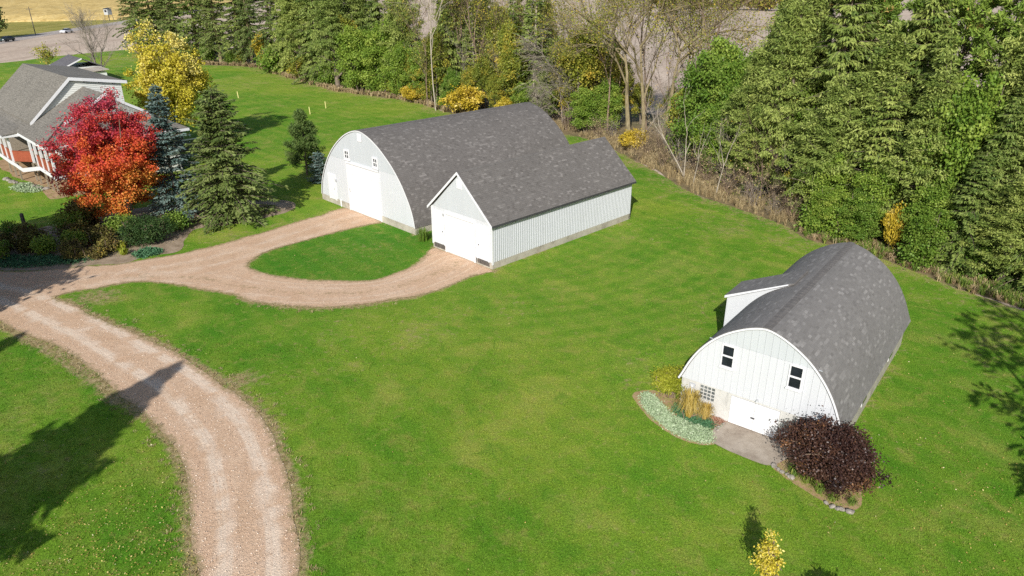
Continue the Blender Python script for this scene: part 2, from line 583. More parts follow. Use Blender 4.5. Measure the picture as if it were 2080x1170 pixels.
M['twig'] = mat_bark('brown_twig', (0.13, 0.085, 0.055), (0.22, 0.155, 0.105), (0.32, 0.24, 0.17))
M['twiggrey'] = mat_bark('grey_twig', (0.15, 0.125, 0.10), (0.26, 0.22, 0.18), (0.36, 0.31, 0.26))
M['f_spruce'] = foliage('olive_spruce_needles', [(0.0, (0.068, 0.114, 0.020)), (0.5, (0.168, 0.226, 0.044)), (1.0, (0.315, 0.365, 0.092))], 0.6, 0.1)
M['f_spruced'] = foliage('dark_spruce_needles', [(0.0, (0.070, 0.110, 0.024)), (0.5, (0.130, 0.178, 0.042)), (1.0, (0.220, 0.260, 0.080))], 0.6, 0.08)
M['f_blue'] = foliage('blue_spruce_needles', [(0.0, (0.050, 0.092, 0.072)), (0.5, (0.105, 0.165, 0.138)), (1.0, (0.25, 0.33, 0.29))], 0.6, 0.05, 0.05)
M['f_pine'] = foliage('fresh_pine_needles', [(0.0, (0.10, 0.175, 0.025)), (0.5, (0.19, 0.29, 0.044)), (0.85, (0.29, 0.37, 0.075)), (1.0, (0.40, 0.28, 0.09))], 0.6, 0.12)
M['f_pined'] = foliage('dark_pine_needles', [(0.0, (0.050, 0.100, 0.022)), (0.5, (0.095, 0.155, 0.034)), (1.0, (0.17, 0.225, 0.06))], 0.6, 0.08)
M['f_green'] = foliage('green_leaves', [(0.0, (0.075, 0.150, 0.016)), (0.5, (0.155, 0.250, 0.030)), (1.0, (0.28, 0.35, 0.060))], 0.55, 0.2)
M['f_ygreen'] = foliage('yellow_green_leaves', [(0.0, (0.115, 0.155, 0.020)), (0.5, (0.215, 0.245, 0.034)), (0.8, (0.34, 0.30, 0.042)), (1.0, (0.52, 0.37, 0.05))], 0.55, 0.2)
M['f_yellow'] = foliage('golden_yellow_leaves', [(0.0, (0.28, 0.22, 0.02)), (0.35, (0.46, 0.34, 0.03)), (0.7, (0.62, 0.45, 0.05)), (1.0, (0.74, 0.58, 0.20))], 0.5, 0.2, 0.08)
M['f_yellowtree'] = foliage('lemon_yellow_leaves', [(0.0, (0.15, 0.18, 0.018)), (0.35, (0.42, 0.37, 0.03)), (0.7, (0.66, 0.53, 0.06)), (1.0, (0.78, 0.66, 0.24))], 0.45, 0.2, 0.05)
M['f_maple'] = foliage('scarlet_maple_leaves', [(0.0, (0.27, 0.030, 0.060)), (0.28, (0.43, 0.050, 0.075)), (0.5, (0.55, 0.065, 0.048)), (0.72, (0.66, 0.130, 0.036)), (0.9, (0.68, 0.215, 0.040)), (1.0, (0.62, 0.30, 0.05))], 0.5, 0.2, 0.03)
M['f_purple'] = foliage('purple_brown_leaves', [(0.0, (0.020, 0.010, 0.011)), (0.5, (0.058, 0.027, 0.022)), (0.85, (0.105, 0.050, 0.034)), (1.0, (0.22, 0.10, 0.045))], 0.4, 0.08, 0.03)
M['f_yew'] = foliage('dark_yew_needles', [(0.0, (0.018, 0.042, 0.010)), (0.5, (0.035, 0.075, 0.016)), (1.0, (0.08, 0.125, 0.03))], 0.6, 0.05)
M['f_feather'] = foliage('lime_feathery_leaves', [(0.0, (0.16, 0.19, 0.012)), (0.5, (0.27, 0.30, 0.02)), (1.0, (0.42, 0.40, 0.05))], 0.6, 0.2, 0.05)
M['f_gold'] = foliage('straw_gold_blades', [(0.0, (0.30, 0.19, 0.03)), (0.5, (0.48, 0.34, 0.07)), (1.0, (0.66, 0.53, 0.25))], 0.6, 0.2, 0.08)
M['f_silver'] = foliage('silver_green_cover', [(0.0, (0.17, 0.25, 0.12)), (0.5, (0.33, 0.43, 0.25)), (1.0, (0.55, 0.62, 0.44))], 0.7, 0.1, 0.03)
M['f_teal'] = foliage('sea_green_cover', [(0.0, (0.035, 0.10, 0.045)), (0.5, (0.065, 0.165, 0.075)), (1.0, (0.12, 0.25, 0.12))], 0.7, 0.1, 0.03)
M['f_dry'] = foliage('dry_grass_blades', [(0.0, (0.20, 0.135, 0.065)), (0.5, (0.37, 0.275, 0.145)), (1.0, (0.54, 0.44, 0.26))], 0.8, 0.1, 0.1)
M['f_brown'] = foliage('brown_perennial_leaves', [(0.0, (0.06, 0.04, 0.018)), (0.4, (0.13, 0.10, 0.03)), (0.75, (0.17, 0.17, 0.035)), (1.0, (0.42, 0.27, 0.05))], 0.7, 0.1, 0.15)
M['f_fallen'] = foliage('fallen_leaf', [(0.0, (0.20, 0.11, 0.03)), (0.4, (0.42, 0.31, 0.08)), (0.8, (0.60, 0.50, 0.20)), (1.0, (0.72, 0.66, 0.42))], 0.7, 0.0, 0.0)
M['f_pink'] = foliage('pink_stonecrop', [(0.0, (0.20, 0.08, 0.05)), (0.6, (0.38, 0.20, 0.14)), (1.0, (0.52, 0.36, 0.26))], 0.7, 0.1, 0.03)
M['f_lily'] = foliage('daylily_blades', [(0.0, (0.07, 0.14, 0.02)), (0.6, (0.17, 0.25, 0.035)), (1.0, (0.42, 0.40, 0.10))], 0.6, 0.2, 0.05)

M['f_pebble'] = foliage('loose_pebble', [(0.0, (0.30, 0.20, 0.14)), (0.5, (0.56, 0.42, 0.32)), (1.0, (0.76, 0.66, 0.56))], 0.9, 0.0, 0.0)
rngG = np.random.default_rng(7)


# ------------------------------------------------------------------ ground
def in_poly(P, poly):
    P = np.asarray(P); poly = np.asarray(poly)
    x, y = P[:, 0], P[:, 1]
    ins = np.zeros(len(P), bool)
    j = len(poly) - 1
    for i in range(len(poly)):
        xi, yi = poly[i]; xj, yj = poly[j]
        c = ((yi > y) != (yj > y)) & (x < (xj - xi) * (y - yi) / (yj - yi + 1e-12) + xi)
        ins ^= c
        j = i
    return ins


def seg_dist(P, poly, closed=True):
    P = np.asarray(P, float); poly = np.asarray(poly, float)
    n = len(poly)
    d = np.full(len(P), 1e9)
    for i in range(n if closed else n - 1):
        a = poly[i]; b = poly[(i + 1) % n]
        ab = b - a
        t = np.clip(((P - a) @ ab) / (ab @ ab + 1e-12), 0, 1)
        q = a + t[:, None] * ab
        d = np.minimum(d, np.hypot(*(P - q).T))
    return d


def densify(poly, step, jit=0.0, rng=rngG, smooth=1, closed=True):
    """Catmull-Rom through the points, then resampled at about `step` with a wandering edge"""
    p = np.asarray(poly, float)
    n = len(p)
    out = []
    for i in range(n if closed else n - 1):
        if closed:
            p0, p1, p2, p3 = p[(i - 1) % n], p[i], p[(i + 1) % n], p[(i + 2) % n]
        else:
            p0, p1, p2, p3 = p[max(i - 1, 0)], p[i], p[i + 1], p[min(i + 2, n - 1)]
        k = max(1, int(np.hypot(*(p2 - p1)) / step))
        for j in range(k):
            t = j / k
            if smooth:
                q = 0.5 * ((2 * p1) + (-p0 + p2) * t + (2 * p0 - 5 * p1 + 4 * p2 - p3) * t * t + (-p0 + 3 * p1 - 3 * p2 + p3) * t ** 3)
            else:
                q = p1 + (p2 - p1) * t
            out.append(q)
    out = np.array(out)
    if jit:
        w = rng.normal(0, 1, (len(out), 2))
        w2 = np.zeros_like(w)
        for s in range(-2, 3):
            w2 += np.roll(w, s, 0)
        out = out + jit * (0.5 * w2 / 2.2 + 0.5 * w)
    return out


def sheet(poly, pts, z, name, mat, attrs_fn=None, kind='structure'):
    nb = len(poly)
    allp = [Vector((float(a), float(b))) for a, b in poly] + [Vector((float(a), float(b))) for a, b in pts]
    res = delaunay_2d_cdt(allp, [], [list(range(nb))], 1, 1e-4)
    v2 = np.array([(q.x, q.y) for q in res[0]])
    tris = np.array([t for t in res[2] if len(t) == 3], np.int32)
    V = np.column_stack([v2, np.full(len(v2), z)])
    # make all faces look up
    a, b, c = (V[tris[:, i], :2] for i in range(3))
    cr = (b[:, 0] - a[:, 0]) * (c[:, 1] - a[:, 1]) - (b[:, 1] - a[:, 1]) * (c[:, 0] - a[:, 0])
    tris[cr < 0] = tris[cr < 0][:, ::-1]
    me = np_mesh(name, V, tris, mat, attrs_fn(v2) if attrs_fn else None)
    o = link(name, me)
    if kind: o['kind'] = kind
    return o


def vnoise(P, s, seed=0):
    """cheap smooth noise in [-1,1]"""
    r = np.random.default_rng(seed)
    out = np.zeros(len(P))
    for k in range(6):
        a = r.uniform(0, 2 * math.pi); f = s * r.uniform(0.5, 1.9); ph = r.uniform(0, 6.28)
        out += np.sin((P[:, 0] * math.cos(a) + P[:, 1] * math.sin(a)) * f + ph)
    return out / 3.0


# far ground: harvested field out to the horizon
me = np_mesh('ground', [(-3000, -400, -0.05), (3000, -400, -0.05), (3000, 4000, -0.05), (-3000, 4000, -0.05)], np.array([[0, 1, 2, 3]]), M['field'])
ground = link('ground', me); ground['kind'] = 'structure'

DRIVE = [(-9.40, 15.2), (-9.74, 16.59), (-10.32, 17.79), (-11.1, 19.38), (-12.02, 21.18), (-12.99, 22.69), (-13.87, 23.79), (-15.1, 24.99), (-15.95, 25.75), (-17.67, 27.25), (-18.77, 28.27), (-19.93, 29.35), (-21.62, 30.65), (-23.06, 31.71), (-24.76, 32.65), (-26.1, 33.39), (-27.65, 34.41), (-29.84, 35.25), (-36.0, 37.0), (-40.5, 41.6), (-34.46, 41.89), (-32.41, 41.62), (-30.28, 41.61), (-27.52, 42.42), (-25.53, 42.74), (-23.74, 43.78), (-22.05, 44.86), (-20.3, 46.29), (-19.09, 47.84), (-17.75, 49.28), (-16.43, 51.2), (-14.92, 52.88), (-14.01, 54.3), (-12.95, 54.65),
         (-9.98, 51.62),
         (-10.73, 50.71), (-12.27, 49.45), (-14.69, 47.1), (-16.45, 45.1), (-17.06, 43.55), (-17.15, 42.68), (-16.58, 41.78), (-15.14, 40.93), (-13.38, 40.28), (-11.74, 39.96), (-10.22, 39.87), (-8.45, 40.09), (-6.84, 41.51), (-5.83, 43.64), (-5.44, 45.3),
         (-5.20, 45.62), (-1.40, 41.70),
         (-1.71, 41.23), (-2.74, 40.44), (-3.83, 39.0), (-5.45, 37.72), (-7.6, 36.85), (-9.46, 36.33), (-11.28, 36.18), (-13.28, 36.49), (-14.86, 36.93), (-16.69, 38.01), (-19.04, 38.89), (-21.3, 39.65), (-22.74, 39.93), (-23.98, 39.52), (-24.91, 38.79), (-25.93, 38.43), (-26.55, 37.45), (-24.96, 36.57), (-22.89, 35.02), (-20.97, 33.76), (-18.71, 32.4), (-17.2, 31.33), (-15.54, 29.94), (-14.27, 28.82), (-13.49, 28.15), (-12.31, 27.06), (-11.24, 26.1), (-10.52, 25.2), (-9.94, 24.24), (-9.22, 22.99), (-8.64, 21.94), (-8.13, 20.78), (-7.59, 19.53), (-7.12, 18.16), (-6.66, 16.58), (-6.3, 15.2)]
drive_poly = densify(DRIVE, 0.28, 0.05)
TREE_EDGE = [(-96, 190), (-84, 172), (-67, 158), (-54, 153), (-45, 141.5), (-37.6, 130.8), (-28, 118.7), (-15.4, 108.5), (-8, 98), (2, 88), (9, 80.5), (11.8, 72.5), (13.8, 66.2), (15.2, 60.0), (16.7, 56.3), (18.8, 52.7), (20.4, 49.6), (21.0, 47.0), (22.5, 45.5), (24.6, 42.6), (26.0, 39.2), (27.6, 36.6), (30, 33.5), (38, 24), (60, 0)]
LAWN = [(-135, 138), (-112, 162), (-108, 176), (-98, 194)] + TREE_EDGE + [(60, -25), (-70, -25), (-150, 60)]
# bed (mulch) and patio outlines
MULCH = [(-25.26, 42.95), (-24.3, 44.2), (-22.6, 45.0), (-23.1, 47.4), (-23.4, 49.6), (-22.0, 50.3), (-19.6, 51.8), (-17.9, 53.6), (-17.6, 55.6), (-19.2, 57.2), (-22, 57.0), (-26.5, 56.3), (-31, 54.5), (-34.2, 51.2), (-36, 48.6), (-39, 46.5), (-38.5, 42.3), (-34.4, 41.95), (-32.46, 41.72), (-30.3, 41.72), (-27.52, 42.5)]
PATIO = [(7.95, 23.45), (8.10, 24.05), (8.60, 24.75), (8.85, 25.0), (9.8, 24.25), (11.0, 23.3), (11.2, 22.9), (10.6, 22.35), (9.79, 21.92), (9.3, 22.12), (8.75, 22.56), (8.3, 22.95)]
mulch_poly = densify(MULCH, 0.3, 0.06)
patio_poly = densify(PATIO, 0.15, 0.012)
near_pts = rngG.uniform((-46, 8), (36, 62), (9000, 2))
mid_pts = rngG.uniform((-110, 60), (20, 190), (2500, 2))
ring = []
for off in (0.12, 0.3, 0.55, 0.9, 1.4):
    d = np.roll(drive_poly, -1, 0) - np.roll(drive_poly, 1, 0)
    nrm = np.column_stack([d[:, 1], -d[:, 0]]); nrm /= np.linalg.norm(nrm, axis=1)[:, None] + 1e-9
    ring.append(drive_poly + nrm * off); ring.append(drive_poly - nrm * off)
ring = np.concatenate(ring)
pts = np.concatenate([near_pts, mid_pts, ring])
lawn_b = densify(LAWN, 0.7, 0.16)
pts = pts[in_poly(pts, lawn_b)]
pts = pts[seg_dist(pts, lawn_b) > 0.2]

BARN_R = dict(o=(12.479, 22.043), a=R(-37.95))
BARN_B = dict(o=(-6.870, 48.296), a=R(-45.757))
GARAGE = dict(o=(-1.226, 41.652), a=R(-45.246))


def loc2w(B, x, y):
    a = B['a']; c, s = math.cos(a), math.sin(a)
    return (B['o'][0] + x * c - y * s, B['o'][1] + x * s + y * c)


foot_r = [loc2w(BARN_R, *p) for p in ((-6.6, 0), (-0.3, 0), (-0.3, 11.8), (-6.6, 11.8))]
foot_b = [loc2w(BARN_B, *p) for p in ((-12.77, 0), (0, 0), (0, 18.0), (-12.77, 18.0))]
foot_g = [loc2w(GARAGE, *p) for p in ((-5.9, 0), (0, 0), (0, 14.43), (-5.9, 14.43))]


def lawn_attrs(v2):
    dd = seg_dist(v2, drive_poly)
    ins = in_poly(v2, drive_poly)
    dd[ins] = 0
    # the verge along the main drive is wider and rougher than along the turning loop
    main = (v2[:, 1] < 37.5) & (v2[:, 0] > -30)
    wid = np.where(main, 0.30, 0.12)
    dry = np.clip(1.1 - dd / (wid * 2.0), 0, 1)
    # a wide thatch patch at the wedge tip and left verge
    dry = np.maximum(dry, 0.85 * np.exp(-((v2[:, 0] + 24.2) ** 2 + (v2[:, 1] - 37.6) ** 2) / 2.4))
    dry = np.maximum(dry, 0.9 * np.exp(-((v2[:, 0] + 12.6) ** 2 + (v2[:, 1] - 28.3) ** 2) / 1.2))
    lv = seg_dist(v2, [(-27.6, 34.4), (-23, 31.2), (-19.5, 28.6), (-17.4, 26.6)], False)
    dry = np.maximum(dry, 1.0 * np.exp(-(lv / 0.55) ** 2))
    te = seg_dist(v2, TREE_EDGE, False)
    dry = np.maximum(dry, 0.62 * np.exp(-(te / 1.1) ** 2))
    dry = np.maximum(dry, 0.42 * np.exp(-(te / 5.0) ** 2))
    for ft in (foot_r, foot_b, foot_g):
        dry = np.maximum(dry, 0.55 * np.exp(-(seg_dist(v2, ft) / 0.55) ** 2))
    # a worn footpath by the small barn's corner
    fp = seg_dist(v2, [(5.5, 27.2), (5.6, 29.2), (6.3, 30.6)], False)
    dry = np.maximum(dry, 0.5 * np.exp(-(fp / 0.8) ** 2))
    far = np.clip((v2[:, 1] - 85) / 40, 0, 1) * np.clip(0.5 + 0.5 * vnoise(v2, 0.12, 3), 0, 1)
    dry = np.maximum(dry, 0.38 * far)
    near = np.clip(0.14 + 0.28 * vnoise(v2, 0.33, 9), 0, 0.30)
    dry = np.maximum(dry, near)
    return {'dry': dry}


lawn = sheet(lawn_b, pts, 0.0, 'lawn', M['lawn'], lawn_attrs)

# forest floor under the tree belt
FLOOR = [(-100, 196)] + TREE_EDGE + [(78, 14), (52, 34), (40, 52), (33, 64), (29, 78), (24, 92), (14, 102), (0, 116), (-12, 124), (-26, 140), (-46, 168), (-62, 182), (-84, 202)]
fb = densify(FLOOR, 2.0, 0.2)
fp_ = rngG.uniform((-100, 0), (80, 205), (1500, 2)); fp_ = fp_[in_poly(fp_, fb)]
sheet(fb, fp_, -0.012, 'forest_floor', M['litter'])
sheet(mulch_poly, np.zeros((0, 2)), 0.006, 'mulch_bed', M['mulch'])
DIRT = [(-52, 71), (-47, 65.5), (-44.5, 63.6), (-41.5, 60.6), (-38.6, 57.6), (-37.5, 58.5), (-36.5, 60), (-45, 69), (-50, 74)]
sheet(densify(DIRT, 0.4, 0.08), np.zeros((0, 2)), 0.006, 'dirt_bank', M['dirt'])

# gravel drive
dpts = rngG.uniform((-41, 15), (-1, 56), (9000, 2))
dpts = dpts[in_poly(dpts, drive_poly)]
dpts = dpts[seg_dist(dpts, drive_poly) > 0.12]
# centre line of the main drive for wheel tracks
CENTRE = densify([(-7.9, 15.2), (-8.3, 17), (-9.2, 19.4), (-10.4, 21.9), (-11.7, 24.1), (-13.3, 26.0), (-15.0, 27.8), (-17.2, 29.6), (-19.6, 31.4), (-22.2, 33.4), (-25, 35.2), (-28, 37.2), (-32, 39)], 0.5, 0, closed=False)
LOOP = densify([(-28, 38.6), (-24.5, 40.8), (-20.5, 42.6), (-17.8, 45.2), (-14.8, 48.8), (-11.8, 52.6)], 0.5, 0, closed=False)
LOOP2 = densify([(-24, 40.6), (-19.5, 40.5), (-15.5, 38.8), (-11.5, 38.0), (-7.6, 38.6), (-4.8, 41.0), (-3.4, 43.2)], 0.5, 0, closed=False)


def drive_attrs(v2):
    e = seg_dist(v2, drive_poly)
    c = seg_dist(v2, CENTRE, False)
    tr = np.exp(-((c - 0.72) / 0.30) ** 2)
    l1 = seg_dist(v2, LOOP, False); l2 = seg_dist(v2, LOOP2, False)
    tr = np.maximum(tr, 0.55 * np.exp(-((l1 - 0.8) / 0.35) ** 2))
    tr = np.maximum(tr, 0.5 * np.exp(-((l2 - 0.8) / 0.35) ** 2))
    weed = np.clip(0.75 * np.exp(-(l2 / 0.45) ** 2), 0, 1)
    weed = np.maximum(weed, 0.62 * np.exp(-((v2[:, 0] + 3.6) ** 2 + (v2[:, 1] - 41.8) ** 2) / 2.5))
    weed = np.maximum(weed, 0.62 * np.exp(-(l1 / 0.4) ** 2) * (v2[:, 1] > 41))
    bu = seg_dist(v2, [(-5.3, 45.8), (-1.3, 41.7)], False)
    e = np.where(bu < 1.0, np.maximum(e, 0.4), e)
    lane = np.minimum(np.minimum(c, l1 + 3.1), l2 + 6.3)
    return {'edge': np.clip(e, 0, 1.5), 'track': tr, 'weed': weed, 'lane': lane}


sheet(drive_poly, dpts, 0.014, 'gravel_driveway', M['gravel'], drive_attrs)
sheet(patio_poly, np.zeros((0, 2)), 0.03, 'patio_slab', M['patio'])

# road, verge and corn at upper left
road_c = [(-142.5, 190), (-149.0, 214), (-153.2, 238), (-156.3, 264), (-160.5, 302), (-168, 360), (-190, 520)]
rv = np.array([(x - 3.6, y, -0.02) for x, y in road_c] + [(x + 4.2, y, -0.02) for x, y in road_c[::-1]])
o = link('road', np_mesh('road', rv, [np.arange(len(rv))[None, ::-1]], M['road'])); o['kind'] = 'structure'
vv = np.array([(x - 3.4, y, -0.035) for x, y in road_c] + [(-230, 520, -0.035), (-215, 318, -0.035), (-185, 180, -0.035)])
o = link('grass_verge', np_mesh('grass_verge', vv, [np.arange(len(vv))[None, :]], M['verge'])); o['kind'] = 'structure'


def corn():
    r = np.random.default_rng(4)
    nx, ny = 130, 170
    xs = np.linspace(-620, -168, nx); ys = np.linspace(0, 1, ny) ** 1.35 * 900 + 316
    X, Y = np.meshgrid(xs, ys)
    Y = Y + (X + 215) * 0.46 * np.clip(1 - (Y - 316) / 500, 0, 1)
    X = X + (Y - 316) * -0.10
    Z = 2.0 + r.uniform(-0.35, 0.35, X.shape)
    V = np.column_stack([X.ravel(), Y.ravel(), Z.ravel()])
    for k in range(6): V[k * nx:(k + 1) * nx, 2] = -0.04 + (V[k * nx:(k + 1) * nx, 2]) * (k / 6) ** 0.8
    V2 = np.column_stack([X[0] + 0.8, Y[0] + 1.2, r.uniform(1.6, 2.3, nx)])
    idx = np.arange(nx * ny).reshape(ny, nx)
    F = np.column_stack([idx[:-1, :-1].ravel(), idx[:-1, 1:].ravel(), idx[1:, 1:].ravel(), idx[1:, :-1].ravel()])
    o = link('corn_field', np_mesh('corn_field', V, F, M['corn']))
    o['kind'] = 'structure'


corn()


# ------------------------------------------------------------------ roofs with real shingles
def shingle_frames(prof, y0, y1, expo, tabw, rng):
    """prof: polyline (x,z) from eave to ridge. returns list of frames (origin, dir along y, up-slope, normal)"""
    p = np.asarray(prof, float)
    sl = np.hypot(*np.diff(p, axis=0).T)
    cum = np.concatenate([[0], np.cumsum(sl)])
    tot = cum[-1]
    rows = int(tot / expo)
    ex = tot / rows
    out = []
    for k in range(rows):
        a = k * ex
        q0 = np.array([np.interp(a, cum, p[:, 0]), np.interp(a, cum, p[:, 1])])
        b = min(tot, a + ex)
        q1 = np.array([np.interp(b, cum, p[:, 0]), np.interp(b, cum, p[:, 1])])
        T = (q1 - q0) / np.linalg.norm(q1 - q0)
        n = int((y1 - y0) / tabw)
        w = (y1 - y0) / n
        off = ((k % 2) * 0.5 + rng.uniform(-0.18, 0.18)) * w % w
        yy = y0 + off - w
        while yy < y1 - 0.03:
            s = max(yy, y0); e = min(yy + w, y1)
            if e - s > 0.06:
                out.append((q0[0], s, q0[1], T[0], T[1], e - s, ex))
            yy += w
    return np.array(out)


def tint_pick(n, rng):
    t = rng.normal(0.45, 0.10, n)
    hi = (rng.random(n) < 0.10); hi |= np.roll(hi, 1) & (rng.random(n) < 0.3)
    t[hi] = rng.uniform(0.62, 0.92, hi.sum())
    lo = rng.random(n) < 0.08
    t[lo] = rng.uniform(0.0, 0.25, lo.sum())
    return np.clip(t, 0, 1)


TAB_F = np.array([[0, 1, 2, 3], [4, 5, 1, 0], [5, 6, 2, 1], [7, 4, 0, 3]], np.int32)


def tab_verts(w, ex, g=0.0006):
    # local x along the course, local y up the slope, local z out of the roof
    return np.array([(g, 0, 0.013), (w - g, 0, 0.013), (w - g, ex * 1.03, 0.004), (g, ex * 1.03, 0.004),
                     (g, 0, -0.006), (w - g, 0, -0.006), (w - g, ex * 1.03, -0.006), (g, ex * 1.03, -0.006)])


def shingle_roof(roof, frames_sides, mat, wmat, rng, n_single=300):
    """frames_sides: list of (frames, side) with side = -1/+1 telling on which side x the outward normal leans"""
    campos = wmat.inverted() @ Vector((0, 0, 17))
    cam_l = np.array(campos)
    allv = []; allt = []; cand = []
    for fr, side in frames_sides:
        t = tint_pick(len(fr), rng)
        for i, (x, y, z, tx, tz, w, ex) in enumerate(fr):
            T = np.array((tx, 0, tz))
            Y = np.array((0, 1.0, 0))
            N = np.cross(Y, T)
            if N[2] < 0 or (abs(N[2]) < 1e-3 and N[0] * side < 0):
                N = -N
            X = np.cross(T, N)          # course direction making X,T,N right-handed
            o = np.array((x, y, z)) if X[1] > 0 else np.array((x, y + w, z))
            v = cam_l - o
            d = np.linalg.norm(v)
            cand.append((max(0, (v @ N) / d) / d ** 2 if w > 0.9 * fr[:, 5].max() else 0, o, X, T, N, w, ex, t[i]))
    order = np.argsort([-c[0] for c in cand])
    single = set(order[:n_single].tolist())
    wmax = max(c[5] for c in cand)
    variants = {}
    for i, c in enumerate(cand):
        sc, o, X, T, N, w, ex, tt = c
        if i in single:
            key = (round(tt * 7), round(ex, 3))
            if key not in variants:
                variants[key] = np_mesh('shingle', tab_verts(wmax, ex), TAB_F, mat, {'tint': np.full(8, tt)})
            ob = link('shingle', variants[key], roof)
            ob.matrix_local = Matrix(((X[0], T[0], N[0], o[0]), (X[1], T[1], N[1], o[1]), (X[2], T[2], N[2], o[2]), (0, 0, 0, 1)))
        else:
            lv = tab_verts(w, ex)
            allv.append(o + lv[:, :1] * X + lv[:, 1:2] * T + lv[:, 2:] * N)
            allt.append(np.full(8, tt))
    V = np.concatenate(allv); Tt = np.concatenate(allt)
    nt_ = len(allv)
    F = (TAB_F[None] + (np.arange(nt_) * 8)[:, None, None]).reshape(-1, 4)
    ob = link('shingle_courses', np_mesh('shingle_courses', V, F, mat, {'tint': Tt}), roof)
    ob['kind'] = 'stuff'


def arch_shell(name, prof, y0, y1, th, mat, parent):
    """prof: full closed-over polyline (x,z) left eave to right eave; shell of thickness th inwards"""
    p = np.asarray(prof, float)
    d = np.gradient(p, axis=0)
    n = np.column_stack([d[:, 1], -d[:, 0]]); n /= np.linalg.norm(n, axis=1)[:, None]
    inner = p + n * th
    k = len(p)
    V = []
    for y in (y0, y1):
        V += [(a, y, b) for a, b in p] + [(a, y, b) for a, b in inner]
    F = []
    for i in range(k - 1):
        F += [(i, i + 1, 2 * k + i + 1, 2 * k + i), (k + i, 3 * k + i, 3 * k + i + 1, k + i + 1),
              (i, k + i, k + i + 1, i + 1), (2 * k + i, 2 * k + i + 1, 3 * k + i + 1, 3 * k + i)]
    F += [(0, 2 * k, 3 * k, k), (k - 1, 2 * k - 1, 4 * k - 1, 3 * k - 1)]
    b = MB(); b.add(V, F)
    return b.build(name, mat, parent)


def panel(x0, x1, z0, ztop, y, th, mat, parent, name='siding_panel', rib=0.03, gap=0.004):
    """a vertical siding panel facing -y; ztop is a function of x giving its (cut) top"""
    xs = np.linspace(x0 + gap, x1 - gap, 5)
    top = [max(z0 + 0.02, ztop(x)) for x in xs]
    if max(top) <= z0 + 0.03:
        return None
    b = MB()
    V = [(x, y, z0) for x in xs] + [(x, y, t) for x, t in zip(xs, top)]
    V += [(x, y - th, z0) for x in xs] + [(x, y - th, t) for x, t in zip(xs, top)]
    F = []
    for i in range(4):
        F += [(10 + i, 11 + i, 16 + i, 15 + i), (i, 5 + i, 6 + i, i + 1), (5 + i, 15 + i, 16 + i, 6 + i), (i, i + 1, 11 + i, 10 + i)]
    F += [(0, 10, 15, 5), (4, 9, 19, 14)]
    b.add(V, F)
    b.box(x0 + gap, x0 + gap + rib, y - th - 0.010, y - th + 0.002, z0 + 0.005, top[0] - 0.01)
    return b.build(name, mat, parent)


def interp_profile(half, centre, k):
    h = np.array(half) * k
    return lambda x: float(np.interp(abs(x - centre), h[:, 0], h[:, 1]))


def full_profile(half, centre, k, drop=0.0):
    h = np.array(half) * k
    L = [(centre - a, b) for a, b in h[::-1]]
    return L + [(centre + a, b) for a, b in h[1:]]


def resample(p, n):
    p = np.asarray(p, float)
    cum = np.concatenate([[0], np.cumsum(np.hypot(*np.diff(p, axis=0).T))])
    s = np.linspace(0, cum[-1], n)
    return np.column_stack([np.interp(s, cum, p[:, 0]), np.interp(s, cum, p[:, 1])])


def smooth_half(half, n=26):
    """half profile (d,z) from ridge to eave, resampled and lightly smoothed"""
    p = resample(half, n)
    for _ in range(3):
        q = p.copy(); q[1:-1] = 0.25 * p[:-2] + 0.5 * p[1:-1] + 0.25 * p[2:]; q[0, 1] = 0.5 * p[0, 1] + 0.5 * p[1, 1]; p = q
    return [tuple(x) for x in p]


def window(parent, x0, x1, z0, z1, y, cols, rows, fw=0.06, bar=0.035, name='window', proud=0.05):
    w = empty(name); w.parent = parent
    fr = MB()
    fr.box(x0, x1, y - proud, y, z0, z0 + fw).box(x0, x1, y - proud, y, z1 - fw, z1)
    fr.box(x0, x0 + fw, y - proud, y, z0 + fw, z1 - fw).box(x1 - fw, x1, y - proud, y, z0 + fw, z1 - fw)
    iw = (x1 - x0 - 2 * fw - (cols - 1) * bar) / cols
    ih = (z1 - z0 - 2 * fw - (rows - 1) * bar) / rows
    for c in range(1, cols):
        xx = x0 + fw + c * iw + (c - 1) * bar
        fr.box(xx, xx + bar, y - proud + 0.008, y, z0 + fw, z1 - fw)
    for r_ in range(1, rows):
        zz = z0 + fw + r_ * ih + (r_ - 1) * bar
        fr.box(x0 + fw, x1 - fw, y - proud + 0.012, y, zz, zz + bar)
    fr.build('frame', M['trim'], w)
    MB().box(x0 - 0.03, x1 + 0.03, y - proud - 0.05, y - 0.002, z0 - 0.045, z0 - 0.002).build('sill', M['trim'], w)
    for c in range(cols):
        for r_ in range(rows):
            xx = x0 + fw + c * (iw + bar); zz = z0 + fw + r_ * (ih + bar)
            MB().box(xx, xx + iw, y - 0.012, y - 0.004, zz, zz + ih).build('pane', M['glass'], w)
    return w


